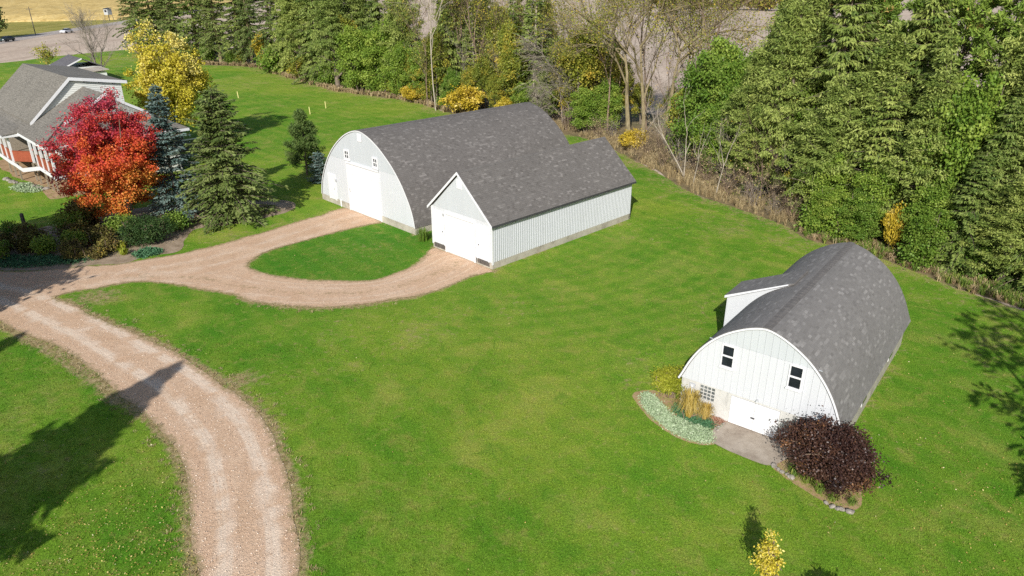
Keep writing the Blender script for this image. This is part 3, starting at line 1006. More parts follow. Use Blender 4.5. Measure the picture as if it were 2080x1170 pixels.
def arch_barn(B, name, label, half, centre, k, L, zbase, seam, pw, mat_roof, found_fn, expo, tabw, fov):
    root = empty(name, (*B['o'], 0), B['a'], label, 'barn')
    bpy.context.view_layer.update()
    hs = smooth_half(half)
    top = interp_profile(hs, centre, k)
    prof = full_profile(hs, centre, k)
    roof = arch_shell('roof', prof, -fov, L + fov, 0.10, M['felt'], root)
    # white edge moulding round the front arch
    pin = np.array(prof)
    mo = arch_shell('edge_moulding', [(a, b - 0.0) for a, b in (np.array(prof) - [centre, 0]) * [0.997, 0.997] + [centre, 0]], -fov - 0.02, -fov - 0.001, 0.07, M['trim'], root)
    rg = np.random.default_rng(abs(hash(name)) % 1000 if False else len(name) * 7)
    mid = len(prof) // 2
    left = prof[:mid + 1]
    right = prof[mid:][::-1]
    fl = shingle_frames(left, -fov, L + fov, expo, tabw, rg)
    frr = shingle_frames(right, -fov, L + fov, expo, tabw, rg)
    wm = Matrix.Translation((*B['o'], 0)) @ Matrix.Rotation(B['a'], 4, 'Z')
    shingle_roof(roof, [(fl, -1), (frr, 1)], mat_roof, wm, rg)
    rc = MB()
    ax, az_ = prof[mid]
    sx_ = prof[mid + 1][0] - ax; sz_ = prof[mid + 1][1] - az_
    kx = 0.16 / math.hypot(sx_, sz_)
    yy = -fov - 0.01
    while yy < L + fov - 0.05:
        for sg in (-1, 1):
            a3 = (ax, yy, az_ + 0.028); b3 = (ax + sg * sx_ * kx, yy, az_ + sz_ * kx + 0.026); c3 = (ax + sg * sx_ * kx, yy + 0.29, az_ + sz_ * kx + 0.018); d3 = (ax, yy + 0.29, az_ + 0.020)
            rc.slab([a3, b3, c3, d3] if sg > 0 else [d3, c3, b3, a3], 0.008)
        yy += 0.28
    rc.build('ridge_cap', M['felt'], roof)['kind'] = 'stuff'
    # front cladding: white below the seam, pale blue-grey above
    x0, x1 = prof[0][0] + 0.05, prof[-1][0] - 0.05
    n = int(round((x1 - x0) / pw))
    inner = lambda x: top(x) - 0.06
    for i in range(n):
        a = x0 + (x1 - x0) * i / n; b = x0 + (x1 - x0) * (i + 1) / n
        panel(a, b, zbase, lambda x: min(seam - 0.004, inner(x)), 0.0, 0.03, M['white'], root)
        if max(inner(a), inner(b), inner((a + b) / 2)) > seam + 0.05:
            panel(a, b, seam + 0.004, inner, 0.0, 0.034, M['bluegrey'], root, 'gable_panel')
    # backing wall and rear wall
    bk = MB()
    xs = np.linspace(x0, x1, 40)
    for y in (0.02, L - 0.05):
        V = [(x, y, zbase) for x in xs] + [(x, y, max(zbase + 0.01, inner(x))) for x in xs]
        V += [(x, y + 0.05, zbase) for x in xs] + [(x, y + 0.05, max(zbase + 0.01, inner(x))) for x in xs]
        F = []
        for i in range(39):
            F += [(i, i + 1, 41 + i, 40 + i), (80 + i, 120 + i, 121 + i, 81 + i), (40 + i, 41 + i, 121 + i, 120 + i)]
        bk.add(V, F)
    bk.build('end_wall', M['bluegrey'], root)
    return root, top


# ------------------------------------------------------------------ small barn at right
K = 1.0625
HALF_R = [(0, 4.487), (.4, 4.37), (.78, 4.22), (1.13, 4.03), (1.5, 3.79), (1.81, 3.53), (2.12, 3.2), (2.4, 2.85), (2.6, 2.52), (2.77, 2.2), (2.93, 1.83), (3.03, 1.52), (3.16, 1.29)]
CR = -3.454
barn_r, topR = arch_barn(BARN_R, 'small_arched_barn', 'small white arched-roof barn with grey shingles beside the purple bush', HALF_R, CR, K, 11.75, 1.405, 3.58, 0.27, M['shingle_grey'], None, 0.118, 0.235, 0.10)
fo = MB()
xl, xr = CR - 3.2, CR + 3.2
dl, dr = -4.47, -2.47           # double door
gx0, gx1 = -5.83, -5.17         # glass block
fo.box(xl, gx0, 0.0, 0.22, -0.3, 1.40)
fo.box(gx0, gx1, 0.0, 0.22, -0.3, 0.68)
fo.box(gx0, gx1, 0.0, 0.22, 1.33, 1.40)
fo.box(gx1, dl, 0.0, 0.22, -0.3, 1.40)
fo.box(dl, dr, 0.02, 0.22, 1.31, 1.40)
fo.box(dr, -1.80, 0.0, 0.22, -0.3, 1.40)
fo.box(-1.80, -1.25, 0.0, 0.22, -0.3, 0.85)
fo.box(-1.25, xr, 0.0, 0.22, -0.3, 1.40)
fo.build('front_foundation', M['block'], barn_r)
fs = MB()
fs.box(xr - 0.22, xr, 0.224, 11.5, -0.3, 1.40).box(xl, xl + 0.22, 0.224, 11.5, -0.3, 1.40).box(xl, xr, 11.504, 11.7, -0.3, 1.40)
fs.build('side_foundation', M['concrete'], barn_r)
MB().box(xl + 0.22, xr - 0.22, 0.5, 0.55, 0, 1.38).build('inner_wall', M['interior'], barn_r)
for i, yy in enumerate((3.6, 8.4)):
    w = MB().box(xr, xr + 0.02, yy, yy + 0.8, 0.55, 1.1).build('side_window', M['trim'], barn_r)
    MB().box(xr + 0.02, xr + 0.03, yy + 0.07, yy + 0.73, 0.62, 1.03).build('pane', M['glass'], w)
# double doors
for (a, b) in ((dl + 0.01, -3.475), (-3.465, dr - 0.01)):
    d = MB().box(a, b, -0.03, 0.03, 0.05, 1.30).build('door', M['door'], barn_r, 0.006)
    MB().box(a + 0.02, a + 0.08, -0.045, -0.03, 0.07, 1.28).build('stile', M['door'], d)
    MB().box(b - 0.08, b - 0.02, -0.045, -0.03, 0.07, 1.28).build('stile', M['door'], d)
MB().box(-3.56, -3.40, -0.075, -0.046, 0.60, 0.66).build('latch', M['darkmetal'], barn_r)
# glass block window 4x4
gb = empty('glass_block_window'); gb.parent = barn_r
MB().box(gx0, gx1, 0.05, 0.10, 0.68, 1.33).build('mortar', M['block'], gb)
cw = (gx1 - gx0) / 4; ch = 0.65 / 4
for i in range(4):
    for j in range(4):
        MB().box(gx0 + i * cw + 0.022, gx0 + (i + 1) * cw - 0.022, 0.02, 0.052, 0.68 + j * ch + 0.026, 0.68 + (j + 1) * ch - 0.026).build('glass_block', M['blockglass'], gb, 0.008)
window(barn_r, -1.80, -1.25, 0.85, 1.40, 0.06, 2, 1, 0.05, 0.04, 'basement_window')
window(barn_r, -5.08, -4.53, 2.53, 3.54, -0.052, 1, 2, 0.055, 0.07)
window(barn_r, -2.40, -1.86, 2.53, 3.54, -0.052, 1, 2, 0.055, 0.07)
mt = MB().box(-6.27, -6.02, -0.07, 0.0, 1.08, 1.27).build('meter_box', M['metal'], barn_r, 0.01)
MB().box(-6.19, -6.10, -0.085, -0.071, 1.13, 1.22).build('dial', M['trim'], mt)
lt = MB().cyl(-3.40, -0.10, 1.47, 1.53, 0.07, 0.04, 12).build('door_lamp', M['metal'], barn_r)
MB().box(-3.42, -3.38, -0.10, -0.03, 1.53, 1.56).build('lamp_arm', M['metal'], lt)
# shed dormer on the left side
dm = empty('dormer'); dm.parent = barn_r
ys0, ys1 = 5.0, 6.85
xo = CR - 3.44
wl = MB()
xs = np.linspace(xo, CR - 0.75, 14)
for y in (ys0, ys1 - 0.04):
    zt = [3.36 + (x - xo) * (4.62 - 3.36) / (CR - 0.75 - xo) for x in xs]
    zb = [max(0.02, topR(x) - 0.10) if x > CR - 3.30 else 0.02 for x in xs]
    V = [(x, y, z) for x, z in zip(xs, zb)] + [(x, y, max(z, q + 0.01)) for x, z, q in zip(xs, zt, zb)]
    V += [(x, y + 0.04, z) for x, z in zip(xs, zb)] + [(x, y + 0.04, max(z, q + 0.01)) for x, z, q in zip(xs, zt, zb)]
    F = []
    for i in range(13):
        F += [(i, i + 1, 15 + i, 14 + i), (28 + i, 42 + i, 43 + i, 29 + i)]
    F += [(0, 14, 42, 28)]
    wl.add(V, F)
wl.build('cheek', M['white'], dm)
MB().box(xo - 0.05, xo - 0.004, ys0, ys1, 0.02, 3.36).build('outer_wall', M['white'], dm)
za, zb_ = 3.40, 4.70
xin = CR - 0.62
rf = MB().slab([(xo - 0.12, ys0 - 0.1, za - 0.05), (xin, ys0 - 0.1, zb_), (xin, ys1 + 0.1, zb_), (xo - 0.12, ys1 + 0.1, za - 0.05)], 0.07).build('dormer_roof', M['felt'], dm)
MB().slab([(xo - 0.13, ys0 - 0.125, za - 0.05), (xin - 0.2, ys0 - 0.125, zb_ - 0.07), (xin - 0.2, ys0 - 0.125, zb_ - 0.13), (xo - 0.13, ys0 - 0.125, za - 0.17)], 0.02).build('fascia', M['trim'], dm)
rg = np.random.default_rng(3)
sl = math.hypot(xin - xo + 0.12, zb_ - za + 0.05)
allv = []; allt = []
T = np.array([(xin - xo + 0.12) / sl, 0, (zb_ - za + 0.05) / sl]); N = np.array([-T[2], 0, T[0]]); X = np.array([0, -1.0, 0])
fr = shingle_frames([(xo - 0.12, za - 0.05), (xin, zb_)], ys0 - 0.1, ys1 + 0.1, 0.118, 0.235, rg)
tt = tint_pick(len(fr), rg)
for i, (x, y, z, tx, tz, w, ex) in enumerate(fr):
    lv = tab_verts(w, ex)
    allv.append(np.array((x, y + w, z)) + lv[:, :1] * X + lv[:, 1:2] * T + lv[:, 2:] * N); allt.append(np.full(8, tt[i]))
Fq = (TAB_F[None] + (np.arange(len(allv)) * 8)[:, None, None]).reshape(-1, 4)
ob = link('dormer_shingles', np_mesh('dormer_shingles', np.concatenate(allv), Fq, M['shingle_grey'], {'tint': np.concatenate(allt)}), dm)
ob['kind'] = 'stuff'

# ------------------------------------------------------------------ big barn
HALF_B = [(0, 6.27), (.7, 6.12), (1.5, 5.87), (2.4, 5.4), (3.05, 4.94), (3.7, 4.45), (4.25, 3.9), (4.8, 3.28), (5.3, 2.48), (5.7, 1.8), (5.93, 1.15), (6.03, .47)]
CB = -6.38
barn_b, topB = arch_barn(BARN_B, 'large_arched_barn', 'large white arched-roof barn with brown-grey shingles and wide overhead door', HALF_B, CB, K, 17.9, 0.505, 3.99, 0.42, M['shingle'], None, 0.145, 0.22, 0.08)
xl, xr = CB - 6.38, CB + 6.38
od0, od1 = -8.49, -4.15
fb_ = MB()
fb_.box(xl, od0, -0.05, 0.3, -0.3, 0.50).box(od1, xr, -0.05, 0.3, -0.3, 0.50)
fb_.box(xl, xl + 0.25, 0.304, 17.6, -0.3, 0.50).box(xr - 0.25, xr, 0.304, 17.6, -0.3, 0.50).box(xl, xr, 17.604, 17.9, -0.3, 0.50)
fb_.build('foundation', M['concrete'], barn_b)
dd = empty('overhead_door'); dd.parent = barn_b
for i in range(5):
    z0 = 0.06 + i * 0.745
    MB().box(od0 + 0.09, od1 - 0.09, -0.075, -0.04, z0, z0 + 0.737).build('door_section', M['door'], dd, 0.006)
MB().box(od0 - 0.04, od0 + 0.09, -0.10, -0.031, 0.02, 3.95).box(od1 - 0.09, od1 + 0.04, -0.10, -0.031, 0.02, 3.95).box(od0 - 0.04, od1 + 0.04, -0.13, -0.031, 3.83, 4.0).build('door_frame', M['trim'], dd)
MB().box(od0 + 0.10, od1 - 0.10, -0.079, -0.036, 3.785, 3.826).build('header_shadow', M['darkmetal'], dd)  # solid dark strip standing in for the shadow line above the door
for xx in (od0 + 0.092, od1 - 0.108):
    MB().box(xx, xx + 0.014, -0.078, -0.036, 0.06, 3.78).build('weather_strip', M['metal'], dd)
MB().box(od0 + 0.2, od0 + 0.28, -0.11, -0.076, 1.55, 1.85).build('handle', M['metal'], dd)
MB().box(od0 + 0.02, od1 - 0.02, -0.06, 0.25, -0.1, 0.055).build('sill', M['concrete'], dd)
pdn = empty('side_door'); pdn.parent = barn_b
MB().box(-11.40, -10.50, -0.07, -0.031, 0.40, 2.40).build('leaf', M['door'], pdn, 0.006)
MB().box(-11.50, -11.405, -0.09, -0.031, 0.36, 2.50).box(-10.495, -10.40, -0.09, -0.031, 0.36, 2.50).box(-11.405, -10.495, -0.09, -0.031, 2.405, 2.50).build('door_frame', M['trim'], pdn)
MB().box(-10.62, -10.56, -0.11, -0.071, 1.25, 1.35).build('handle', M['metal'], pdn)
MB().box(-10.33, -10.20, -0.14, -0.031, 1.98, 2.16).build('wall_lamp', M['metal'], barn_b, 0.01)
window(barn_b, -8.65, -7.90, 4.09, 4.89, -0.056, 2, 2, 0.14, 0.06)
window(barn_b, -4.80, -4.09, 4.09, 4.92, -0.056, 2, 2, 0.14, 0.06)
vt = MB().box(-6.60, -6.03, -0.075, -0.056, 5.75, 6.36).build('gable_vent', M['trim'], barn_b, 0.006)
for i in range(6):
    MB().bar((-6.55, -0.078, 5.82 + i * 0.09), (-6.08, -0.078, 5.82 + i * 0.09), 0.02, 0.05).build('louvre', M['door'], vt)

# ------------------------------------------------------------------ garage
gar = empty('gable_garage', (*GARAGE['o'], 0), GARAGE['a'], 'white gable-roofed garage with ribbed side wall and concrete footing', 'garage')
W, L, HE, HR, OV = 5.90, 14.43, 3.02, 5.80, 0.20
MB().box(-W, -W + 0.2, 0.2, L, -0.3, 0.46).box(-0.2, 0, 0.2, L, -0.3, 0.46).box(-W, 0, L - 0.2, L + 0.004, -0.3, 0.455).box(-W, -4.55, 0, 0.196, -0.3, 0.40).box(-1.45, 0, 0, 0.196, -0.3, 0.40).build('footing', M['concrete'], gar)
MB().box(-4.5, -1.5, -0.02, 0.25, -0.2, 0.07).build('door_sill', M['concrete'], gar)
core = MB()
core.add([(-W + 0.04, 0.04, 0.4), (-0.04, 0.04, 0.4), (-0.04, 0.04, HE), (-W / 2, 0.04, HR - 0.14), (-W + 0.04, 0.04, HE), (-W + 0.04, L - 0.04, 0.4), (-0.04, L - 0.04, 0.4), (-0.04, L - 0.04, HE), (-W / 2, L - 0.04, HR - 0.14), (-W + 0.04, L - 0.04, HE)],
         [(0, 1, 2, 3, 4), (9, 8, 7, 6, 5), (1, 6, 7, 2), (0, 4, 9, 5)])
core.build('wall', M['white'], gar)
# side panels (right wall): each a ribbed sheet
npn = 42
sw = L / npn


def side_panel(i, x, sgn):
    y0 = i * sw + 0.004; y1 = (i + 1) * sw - 0.004
    b = MB()
    xa, xb = sorted((x, x + sgn * 0.028))
    b.box(xa, xb, y0, y1, 0.44, HE - 0.02)
    for q in (0.0, 0.5):
        xa2, xb2 = sorted((x + sgn * 0.026, x + sgn * 0.055))
        b.box(xa2, xb2, y0 + 0.02 + q * sw, y0 + 0.06 + q * sw, 0.443, HE - 0.024)
    return b.build('siding_panel', M['white'], gar)


for i in range(npn):
    side_panel(i, -0.036, 1)
MB().box(-W - 0.02, -W + 0.035, 0.05, L, 0.42, HE - 0.02).build('left_wall_sheet', M['white'], gar)
gtop = lambda x: HE + (HR - HE) * (1 - abs(x + W / 2) / (W / 2)) - 0.15
nfp = 14
for i in range(nfp):
    a = -W + 0.02 + (W - 0.04) * i / nfp; b = -W + 0.02 + (W - 0.04) * (i + 1) / nfp
    panel(a, b, 0.42, lambda x: HE - 0.004 + 0 * x, 0.03, 0.03, M['white'], gar)
    panel(a, b, HE + 0.004, gtop, 0.03, 0.034, M['bluegrey'], gar, 'gable_panel')
for x in (-W - 0.03, -0.03):
    MB().box(x, x + 0.10 if x < -1 else x + 0.06, -0.04, 0.10, 0.30, HE).build('corner_board', M['trim'], gar)
god = empty('overhead_door'); god.parent = gar
for i in range(4):
    z0 = 0.075 + i * 0.655
    MB().box(-4.38, -1.66, -0.05, -0.012, z0, z0 + 0.648).build('door_section', M['door'], god, 0.006)
MB().box(-4.37, -1.67, -0.056, -0.008, 2.666, 2.694).build('header_shadow', M['darkmetal'], god)  # shade under the door head, drawn as a dark bar
MB().box(-4.52, -4.385, -0.09, 0.0, 0.05, 2.86).box(-1.655, -1.52, -0.09, 0.0, 0.05, 2.86).box(-4.385, -1.655, -0.09, 0.0, 2.70, 2.86).build('door_frame', M['trim'], god)


def person_door(x0, x1, hx):
    d = empty('person_door'); d.parent = gar
    MB().box(x0, x1, -0.04, -0.004, 0.47, 2.66).build('leaf', M['door'], d, 0.006)
    MB().box(x0 - 0.07, x0 - 0.003, -0.06, -0.002, 0.42, 2.74).box(x1 + 0.003, x1 + 0.07, -0.06, -0.002, 0.42, 2.74).box(x0, x1, -0.06, -0.002, 2.665, 2.74).build('door_frame', M['trim'], d)
    MB().box(x0 + 0.06, x1 - 0.06, -0.055, -0.041, 0.80, 0.86).build('kick_rail', M['trim'], d)
    MB().cyl(hx, -0.06, 1.35, 1.42, 0.03, 0.03, 8).build('knob', M['darkmetal'], d)
    MB().box(x0 - 0.05, x1 + 0.05, -0.03, 0.03, 0.12, 0.41).build('step_recess', M['darktimber'], d)


person_door(-5.68, -4.66, -4.78)
person_door(-1.32, -0.32, -1.22)
MB().box(-4.70, -4.58, -0.12, 0.0, 2.52, 2.68).build('wall_lamp', M['metal'], gar, 0.01)
vt = MB().box(-3.19, -2.68, -0.045, -0.004, 4.67, 5.28).build('gable_vent', M['trim'], gar, 0.006)
for i in range(6):
    MB().bar((-3.15, -0.052, 4.74 + i * 0.09), (-2.72, -0.052, 4.74 + i * 0.09), 0.02, 0.05).build('louvre', M['door'], vt)
slope = (HR - HE) / (W / 2)
ex_, ez_ = OV + 0.02, -slope * (OV + 0.02)
rl = [(-W - ex_, HE + ez_ + 0.14), (-W / 2, HR + 0.02)]
rr = [(ex_, HE + ez_ + 0.14), (-W / 2, HR + 0.02)]
rb = MB()
rb.slab([(-W - ex_, -OV, HE + ez_ + 0.14), (-W / 2, -OV, HR + 0.02), (-W / 2, L + OV, HR + 0.02), (-W - ex_, L + OV, HE + ez_ + 0.14)], 0.08)
rb.slab([(-W / 2, -OV, HR + 0.02), (ex_, -OV, HE + ez_ + 0.14), (ex_, L + OV, HE + ez_ + 0.14), (-W / 2, L + OV, HR + 0.02)], 0.08)
groof = rb.build('roof', M['felt'], gar)
rg = np.random.default_rng(21)
wm = Matrix.Translation((*GARAGE['o'], 0)) @ Matrix.Rotation(GARAGE['a'], 4, 'Z')
shingle_roof(groof, [(shingle_frames(rl, -OV, L + OV, 0.14, 0.22, rg), -1), (shingle_frames(rr, -OV, L + OV, 0.14, 0.22, rg), 1)], M['shingle'], wm, rg)
for s, e in (((-W - ex_, HE + ez_ + 0.06), (-W / 2, HR - 0.055)), ((ex_, HE + ez_ + 0.06), (-W / 2, HR - 0.055))):
    MB().bar((s[0], -OV - 0.02, s[1]), (e[0], -OV - 0.02, e[1]), 0.04, 0.17, (0, 1, 0)).build('rake_board', M['trim'], gar) if False else MB().slab([(s[0], -OV - 0.03, s[1] + 0.07), (e[0], -OV - 0.03, e[1] + 0.07), (e[0], -OV - 0.03, e[1] - 0.11), (s[0], -OV - 0.03, s[1] - 0.11)], 0.026, (0, -1, 0)).build('rake_board', M['trim'], gar)
rc = MB()
yy = -OV - 0.01
while yy < L + OV - 0.05:
    for sg in (-1, 1):
        a3 = (-W / 2, yy, HR + 0.05); b3 = (-W / 2 + sg * 0.12, yy, HR + 0.05 - 0.12 * slope); c3 = (-W / 2 + sg * 0.12, yy + 0.29, HR + 0.042 - 0.12 * slope); d3 = (-W / 2, yy + 0.29, HR + 0.042)
        rc.slab([a3, b3, c3, d3] if sg > 0 else [d3, c3, b3, a3], 0.008)
    yy += 0.28
rc.build('ridge_cap', M['felt'], groof)['kind'] = 'stuff'
MB().box(ex_ - 0.02, ex_ + 0.015, -OV, L + OV, HE + ez_ + 0.01, HE + ez_ + 0.125).build('gutter_edge', M['darkmetal'], gar)

# ------------------------------------------------------------------ house at left
HA = R(-45.5)
HO = (-38.2, 57.75)
house = empty('ranch_house', (*HO, 0), HA, 'cream ranch house with brown shingled roofs and covered deck behind the red maple', 'house')
# local x = towards the barns' fronts (right-near), local y = right-far
ZE, SL = 4.30, 0.58
RY = 5.9
RZ = ZE + SL * RY
GX = -2.4
GZ = ZE + SL * 2.4
X0 = -24.0


def hroof(name, polys, mat, parent, th=0.14):
    b = MB()
    for p in polys:
        b.slab(p, th)
    return b.build(name, mat, parent)


wing = empty('wing_roof'); wing.parent = house
hroof('left_slope', [[(0, 0, ZE), (GX, 2.4, GZ), (GX + 0.25, 2.4 + 0.0, GZ), (GX + 0.25, RY, RZ), (X0, RY, RZ), (X0, 0, ZE)]], M['house_roof'], wing)
hroof('right_slope', [[(0, 2 * RY, ZE), (X0, 2 * RY, ZE), (X0, RY, RZ), (GX + 0.25, RY, RZ), (GX + 0.25, 2 * RY - 2.4, GZ), (GX, 2 * RY - 2.4, GZ)]], M['house_roof'], wing)
hroof('front_skirt', [[(0, 0, ZE), (0, 2 * RY, ZE), (GX, 2 * RY - 2.4, GZ), (GX, 2.4, GZ)]], M['house_roof'], wing)
hroof('bay_slope', [[(-8.7, 0.02, ZE + 0.03), (-9.6, 0.9, ZE + 0.55), (X0, 0.9, ZE + 0.55), (X0, -1.3, ZE - 0.10), (-8.7, -1.3, ZE - 0.10)]], M['house_roof'], wing)
MB().add([(GX + 0.02, 2.5, GZ - 0.1), (GX + 0.02, 2 * RY - 2.5, GZ - 0.1), (GX + 0.02, RY, RZ - 0.15)], [(0, 1, 2)]).slab([(GX + 0.02, 2.5, GZ - 0.1), (GX + 0.02, 2 * RY - 2.5, GZ - 0.1), (GX + 0.02, RY, RZ - 0.15)], 0.06, (1, 0, 0)).build('gable_wall', M['cream'], house)
for ya in (2.3, 2 * RY - 2.3):
    MB().slab([(GX + 0.30, ya, GZ + 0.02), (GX + 0.30, RY, RZ + 0.06), (GX + 0.30, RY, RZ - 0.20), (GX + 0.30, ya, GZ - 0.24)], 0.05, (1, 0, 0)).build('rake_board', M['trim'], house)
# fascia boards along the eaves
MB().box(-8.7, 0.03, -0.05, 0.0, ZE - 0.24, ZE - 0.01).build('fascia', M['trim'], house)
MB().box(0.0, 0.05, 0.0, 2 * RY, ZE - 0.24, ZE - 0.01).build('fascia', M['trim'], house)
MB().box(-8.75, -8.70, -1.35, 0.0, ZE - 0.34, ZE - 0.1).build('fascia', M['trim'], house)
MB().box(X0, -8.75, -1.35, -1.30, ZE - 0.34, ZE - 0.11).build('fascia', M['trim'], house)
# upper roof with its own gable end
UX = -7.5
AY, AZ = 4.8, 8.75
upper = empty('upper_roof'); upper.parent = house
hroof('left_slope', [[(UX, 0.9, 5.15), (UX, AY, AZ), (X0, AY, AZ), (X0, 0.9, 5.15)]], M['house_roof'], upper)
hroof('right_slope', [[(UX, AY, AZ), (UX, 9.5, 8.05), (X0, 9.5, 8.05), (X0, AY, AZ)]], M['house_roof'], upper)
MB().slab([(UX + 0.05, 0.9, 5.17), (UX + 0.05, AY, AZ + 0.02), (UX + 0.05, AY, AZ - 0.28), (UX + 0.05, 0.9, 4.9)], 0.06, (1, 0, 0)).build('rake_board', M['trim'], house)
MB().slab([(UX + 0.05, AY, AZ + 0.02), (UX + 0.05, 9.6, 8.06), (UX + 0.05, 9.6, 7.78), (UX + 0.05, AY, AZ - 0.26)], 0.06, (1, 0, 0)).build('rake_board', M['trim'], house)
# clapboards of the upper gable end
zt = lambda y: AZ - 0.2 - (AY - y) * 0.92 if y < AY else AZ - 0.2 - (y - AY) * 0.149
for i in range(24):
    z0 = 4.6 + i * 0.18
    ya = max(1.0, AY - (AZ - 0.2 - z0) / 0.92); yb = 9.1
    if z0 + 0.18 > 7.9:
        yb = min(9.1, AY + (AZ - 0.2 - z0 - 0.18) / 0.149)
    if yb - ya > 0.3 and z0 < AZ - 0.3:
        MB().slab([(UX - 0.22, ya, z0), (UX - 0.22, yb, z0), (UX - 0.25, yb, z0 + 0.176), (UX - 0.25, ya, z0 + 0.176)], 0.03, (1, 0, 0)).build('clapboard', M['cream'], house)
MB().box(X0, UX - 0.3, 4.5, 9.1, 0, 7.7).build('upper_wall', M['cream'], house)
# lower walls (set back under the porch)
MB().box(X0, -2.2, 2.9, 2 * RY - 0.5, -0.1, ZE - 0.05).build('wall', M['cream'], house)
MB().box(X0, -0.4, 2.85, 2.9, 0.0, 1.55).build('lower_wall', M['concrete'], house)
for xa in (-7.4, -5.4, -3.6, -13, -10.5):
    w = MB().box(xa, xa + 1.1, 2.80, 2.86, 2.2, 3.9).build('window', M['trim'], house)
    MB().box(xa + 0.1, xa + 1.0, 2.785, 2.80, 2.3, 3.8).build('pane', M['glass'], w)
for ya in (4.0, 6.4, 8.8):
    w = MB().box(-2.2, -2.14, ya, ya + 1.2, 1.9, 3.7).build('window', M['trim'], house)
    MB().box(-2.14, -2.12, ya + 0.1, ya + 1.1, 2.0, 3.6).build('pane', M['glass'], w)
# deck with bump-out
ZD = 1.72
dk = MB()
dk.slab([(-0.35, 0.35, ZD), (-0.35, 2.85, ZD), (X0, 2.85, ZD), (X0, -0.9, ZD), (-9.6, -0.9, ZD), (-8.4, 0.35, ZD)], 0.06, (0, 0, 1))
deck = dk.build('deck', M['timber'], house)
for a, b in (((-0.32, 0.32), (-5.3, 0.32)), ((-5.3, 0.32), (-5.6, -0.9)), ((-5.6, -0.9), (-8.9, -0.9)), ((-8.9, -0.9), (-9.6, -0.95)), ((-9.6, -0.95), (X0, -0.95)), ((-0.32, 0.32), (-0.32, 2.85))):
    MB().bar((*a, ZD - 0.13), (*b, ZD - 0.13), 0.06, 0.34).build('rim_board', M['trim'], house)
posts = [(-0.4, 0.42), (-2.2, 0.42), (-4.0, 0.42), (-5.8, 0.42), (-7.5, 0.42), (-9.2, -0.8), (-11.2, -0.8), (-13.2, -0.8), (-0.4, 2.6)]
for (px, py) in posts:
    MB().box(px - 0.09, px + 0.09, py - 0.09, py + 0.09, ZD, ZE - 0.2).build('porch_post', M['trim'], house)
for (px, py) in ((-1.4, 0.5), (-3.0, 0.5), (-4.6, 0.5), (-6.2, 0.3), (-7.6, 0.3), (-9.0, -0.6), (-11.0, -0.6), (-13.0, -0.6)):
    MB().box(px - 0.07, px + 0.07, py - 0.07, py + 0.07, 0, ZD - 0.06).build('deck_post', M['timber'], house)
for a, b in (((-0.4, 0.42), (-2.2, 0.42)), ((-2.2, 0.42), (-4.0, 0.42)), ((-4.0, 0.42), (-5.8, 0.42)), ((-7.5, 0.42), (-9.2, -0.8)), ((-9.2, -0.8), (-11.2, -0.8)), ((-11.2, -0.8), (-13.2, -0.8)), ((-0.4, 0.42), (-0.4, 2.6))):
    d = Vector((b[0] - a[0], b[1] - a[1], 0)).normalized() * 0.1
    MB().bar((a[0] + d.x, a[1] + d.y, ZD + 0.50), (b[0] - d.x, b[1] - d.y, ZD + 0.50), 0.03, 0.92).build('railing_panel', M['rust'], house)
    MB().bar((a[0] + d.x, a[1] + d.y, ZD + 0.99), (b[0] - d.x, b[1] - d.y, ZD + 0.99), 0.09, 0.05).build('top_rail', M['rust'], house)
MB().cyl(-15.0, 3.6, 6.2, 6.75, 0.06, 0.06, 8).build('vent_pipe', M['darkmetal'], house)
# side terrace with slatted rail
ter = empty('slatted_terrace'); ter.parent = house
tx0, ty0 = -9.0, 11.9
MB().box(tx0, tx0 + 4.6, ty0, ty0 + 2.6, 1.2, 1.3).build('terrace_deck', M['darktimber'], ter)
for i in range(14):
    MB().box(tx0 + 4.5, tx0 + 4.56, ty0 + i * 0.19, ty0 + i * 0.19 + 0.09, 1.3, 2.3).build('slat', M['darktimber'], ter)
MB().box(tx0 + 4.46, tx0 + 4.6, ty0, ty0 + 2.6, 2.3, 2.38).build('terrace_rail', M['trim'], ter)
for yy in (ty0 + 0.1, ty0 + 2.5):
    MB().box(tx0 + 4.4, tx0 + 4.54, yy - 0.07, yy + 0.07, 0, 1.2).build('terrace_leg', M['darktimber'], ter)

# outbuilding beyond the house
ob_ = empty('outbuilding', (-77.5, 128.0, 0), R(-48), 'low outbuilding with dark roof and tan lean-to behind the house', 'outbuilding')
MB().box(-9.0, 0, 0, 6, 0, 2.6).build('wall', M['cream'], ob_)
hroof('roof', [[(0.3, -0.4, 2.55), (0.3, 3, 4.1), (-9.3, 3, 4.1), (-9.3, -0.4, 2.55)], [(0.3, 6.4, 2.55), (-9.3, 6.4, 2.55), (-9.3, 3, 4.1), (0.3, 3, 4.1)]], M['dark_roof'], ob_)
MB().slab([(0.32, -0.45, 2.62), (0.32, 3, 4.17), (0.32, 3, 3.95), (0.32, -0.45, 2.4)], 0.06, (1, 0, 0)).build('rake_board', M['trim'], ob_)
MB().box(-9.3, 0.3, -0.46, -0.40, 2.36, 2.58).build('fascia', M['trim'], ob_)
MB().box(0.4, 5.6, 0.4, 5.2, 0, 2.2).build('lean_to_wall', M['trim'], ob_)
hroof('lean_to_roof', [[(0.2, 0.0, 2.25), (6.0, 0.0, 2.25), (6.0, 5.6, 2.6), (0.2, 5.6, 2.6)]], M['tan_roof'], ob_, 0.12)
for xa in (1.2, 3.4):
    w = MB().box(xa, xa + 1.2, 0.34, 0.40, 0.9, 1.9).build('window', M['trim'], ob_)
    MB().box(xa + 0.1, xa + 1.1, 0.325, 0.34, 1.0, 1.8).build('pane', M['glass'], w)


# ------------------------------------------------------------------ plant builders
def nrmz(v):
    return v / (np.linalg.norm(v, axis=-1, keepdims=True) + 1e-9)


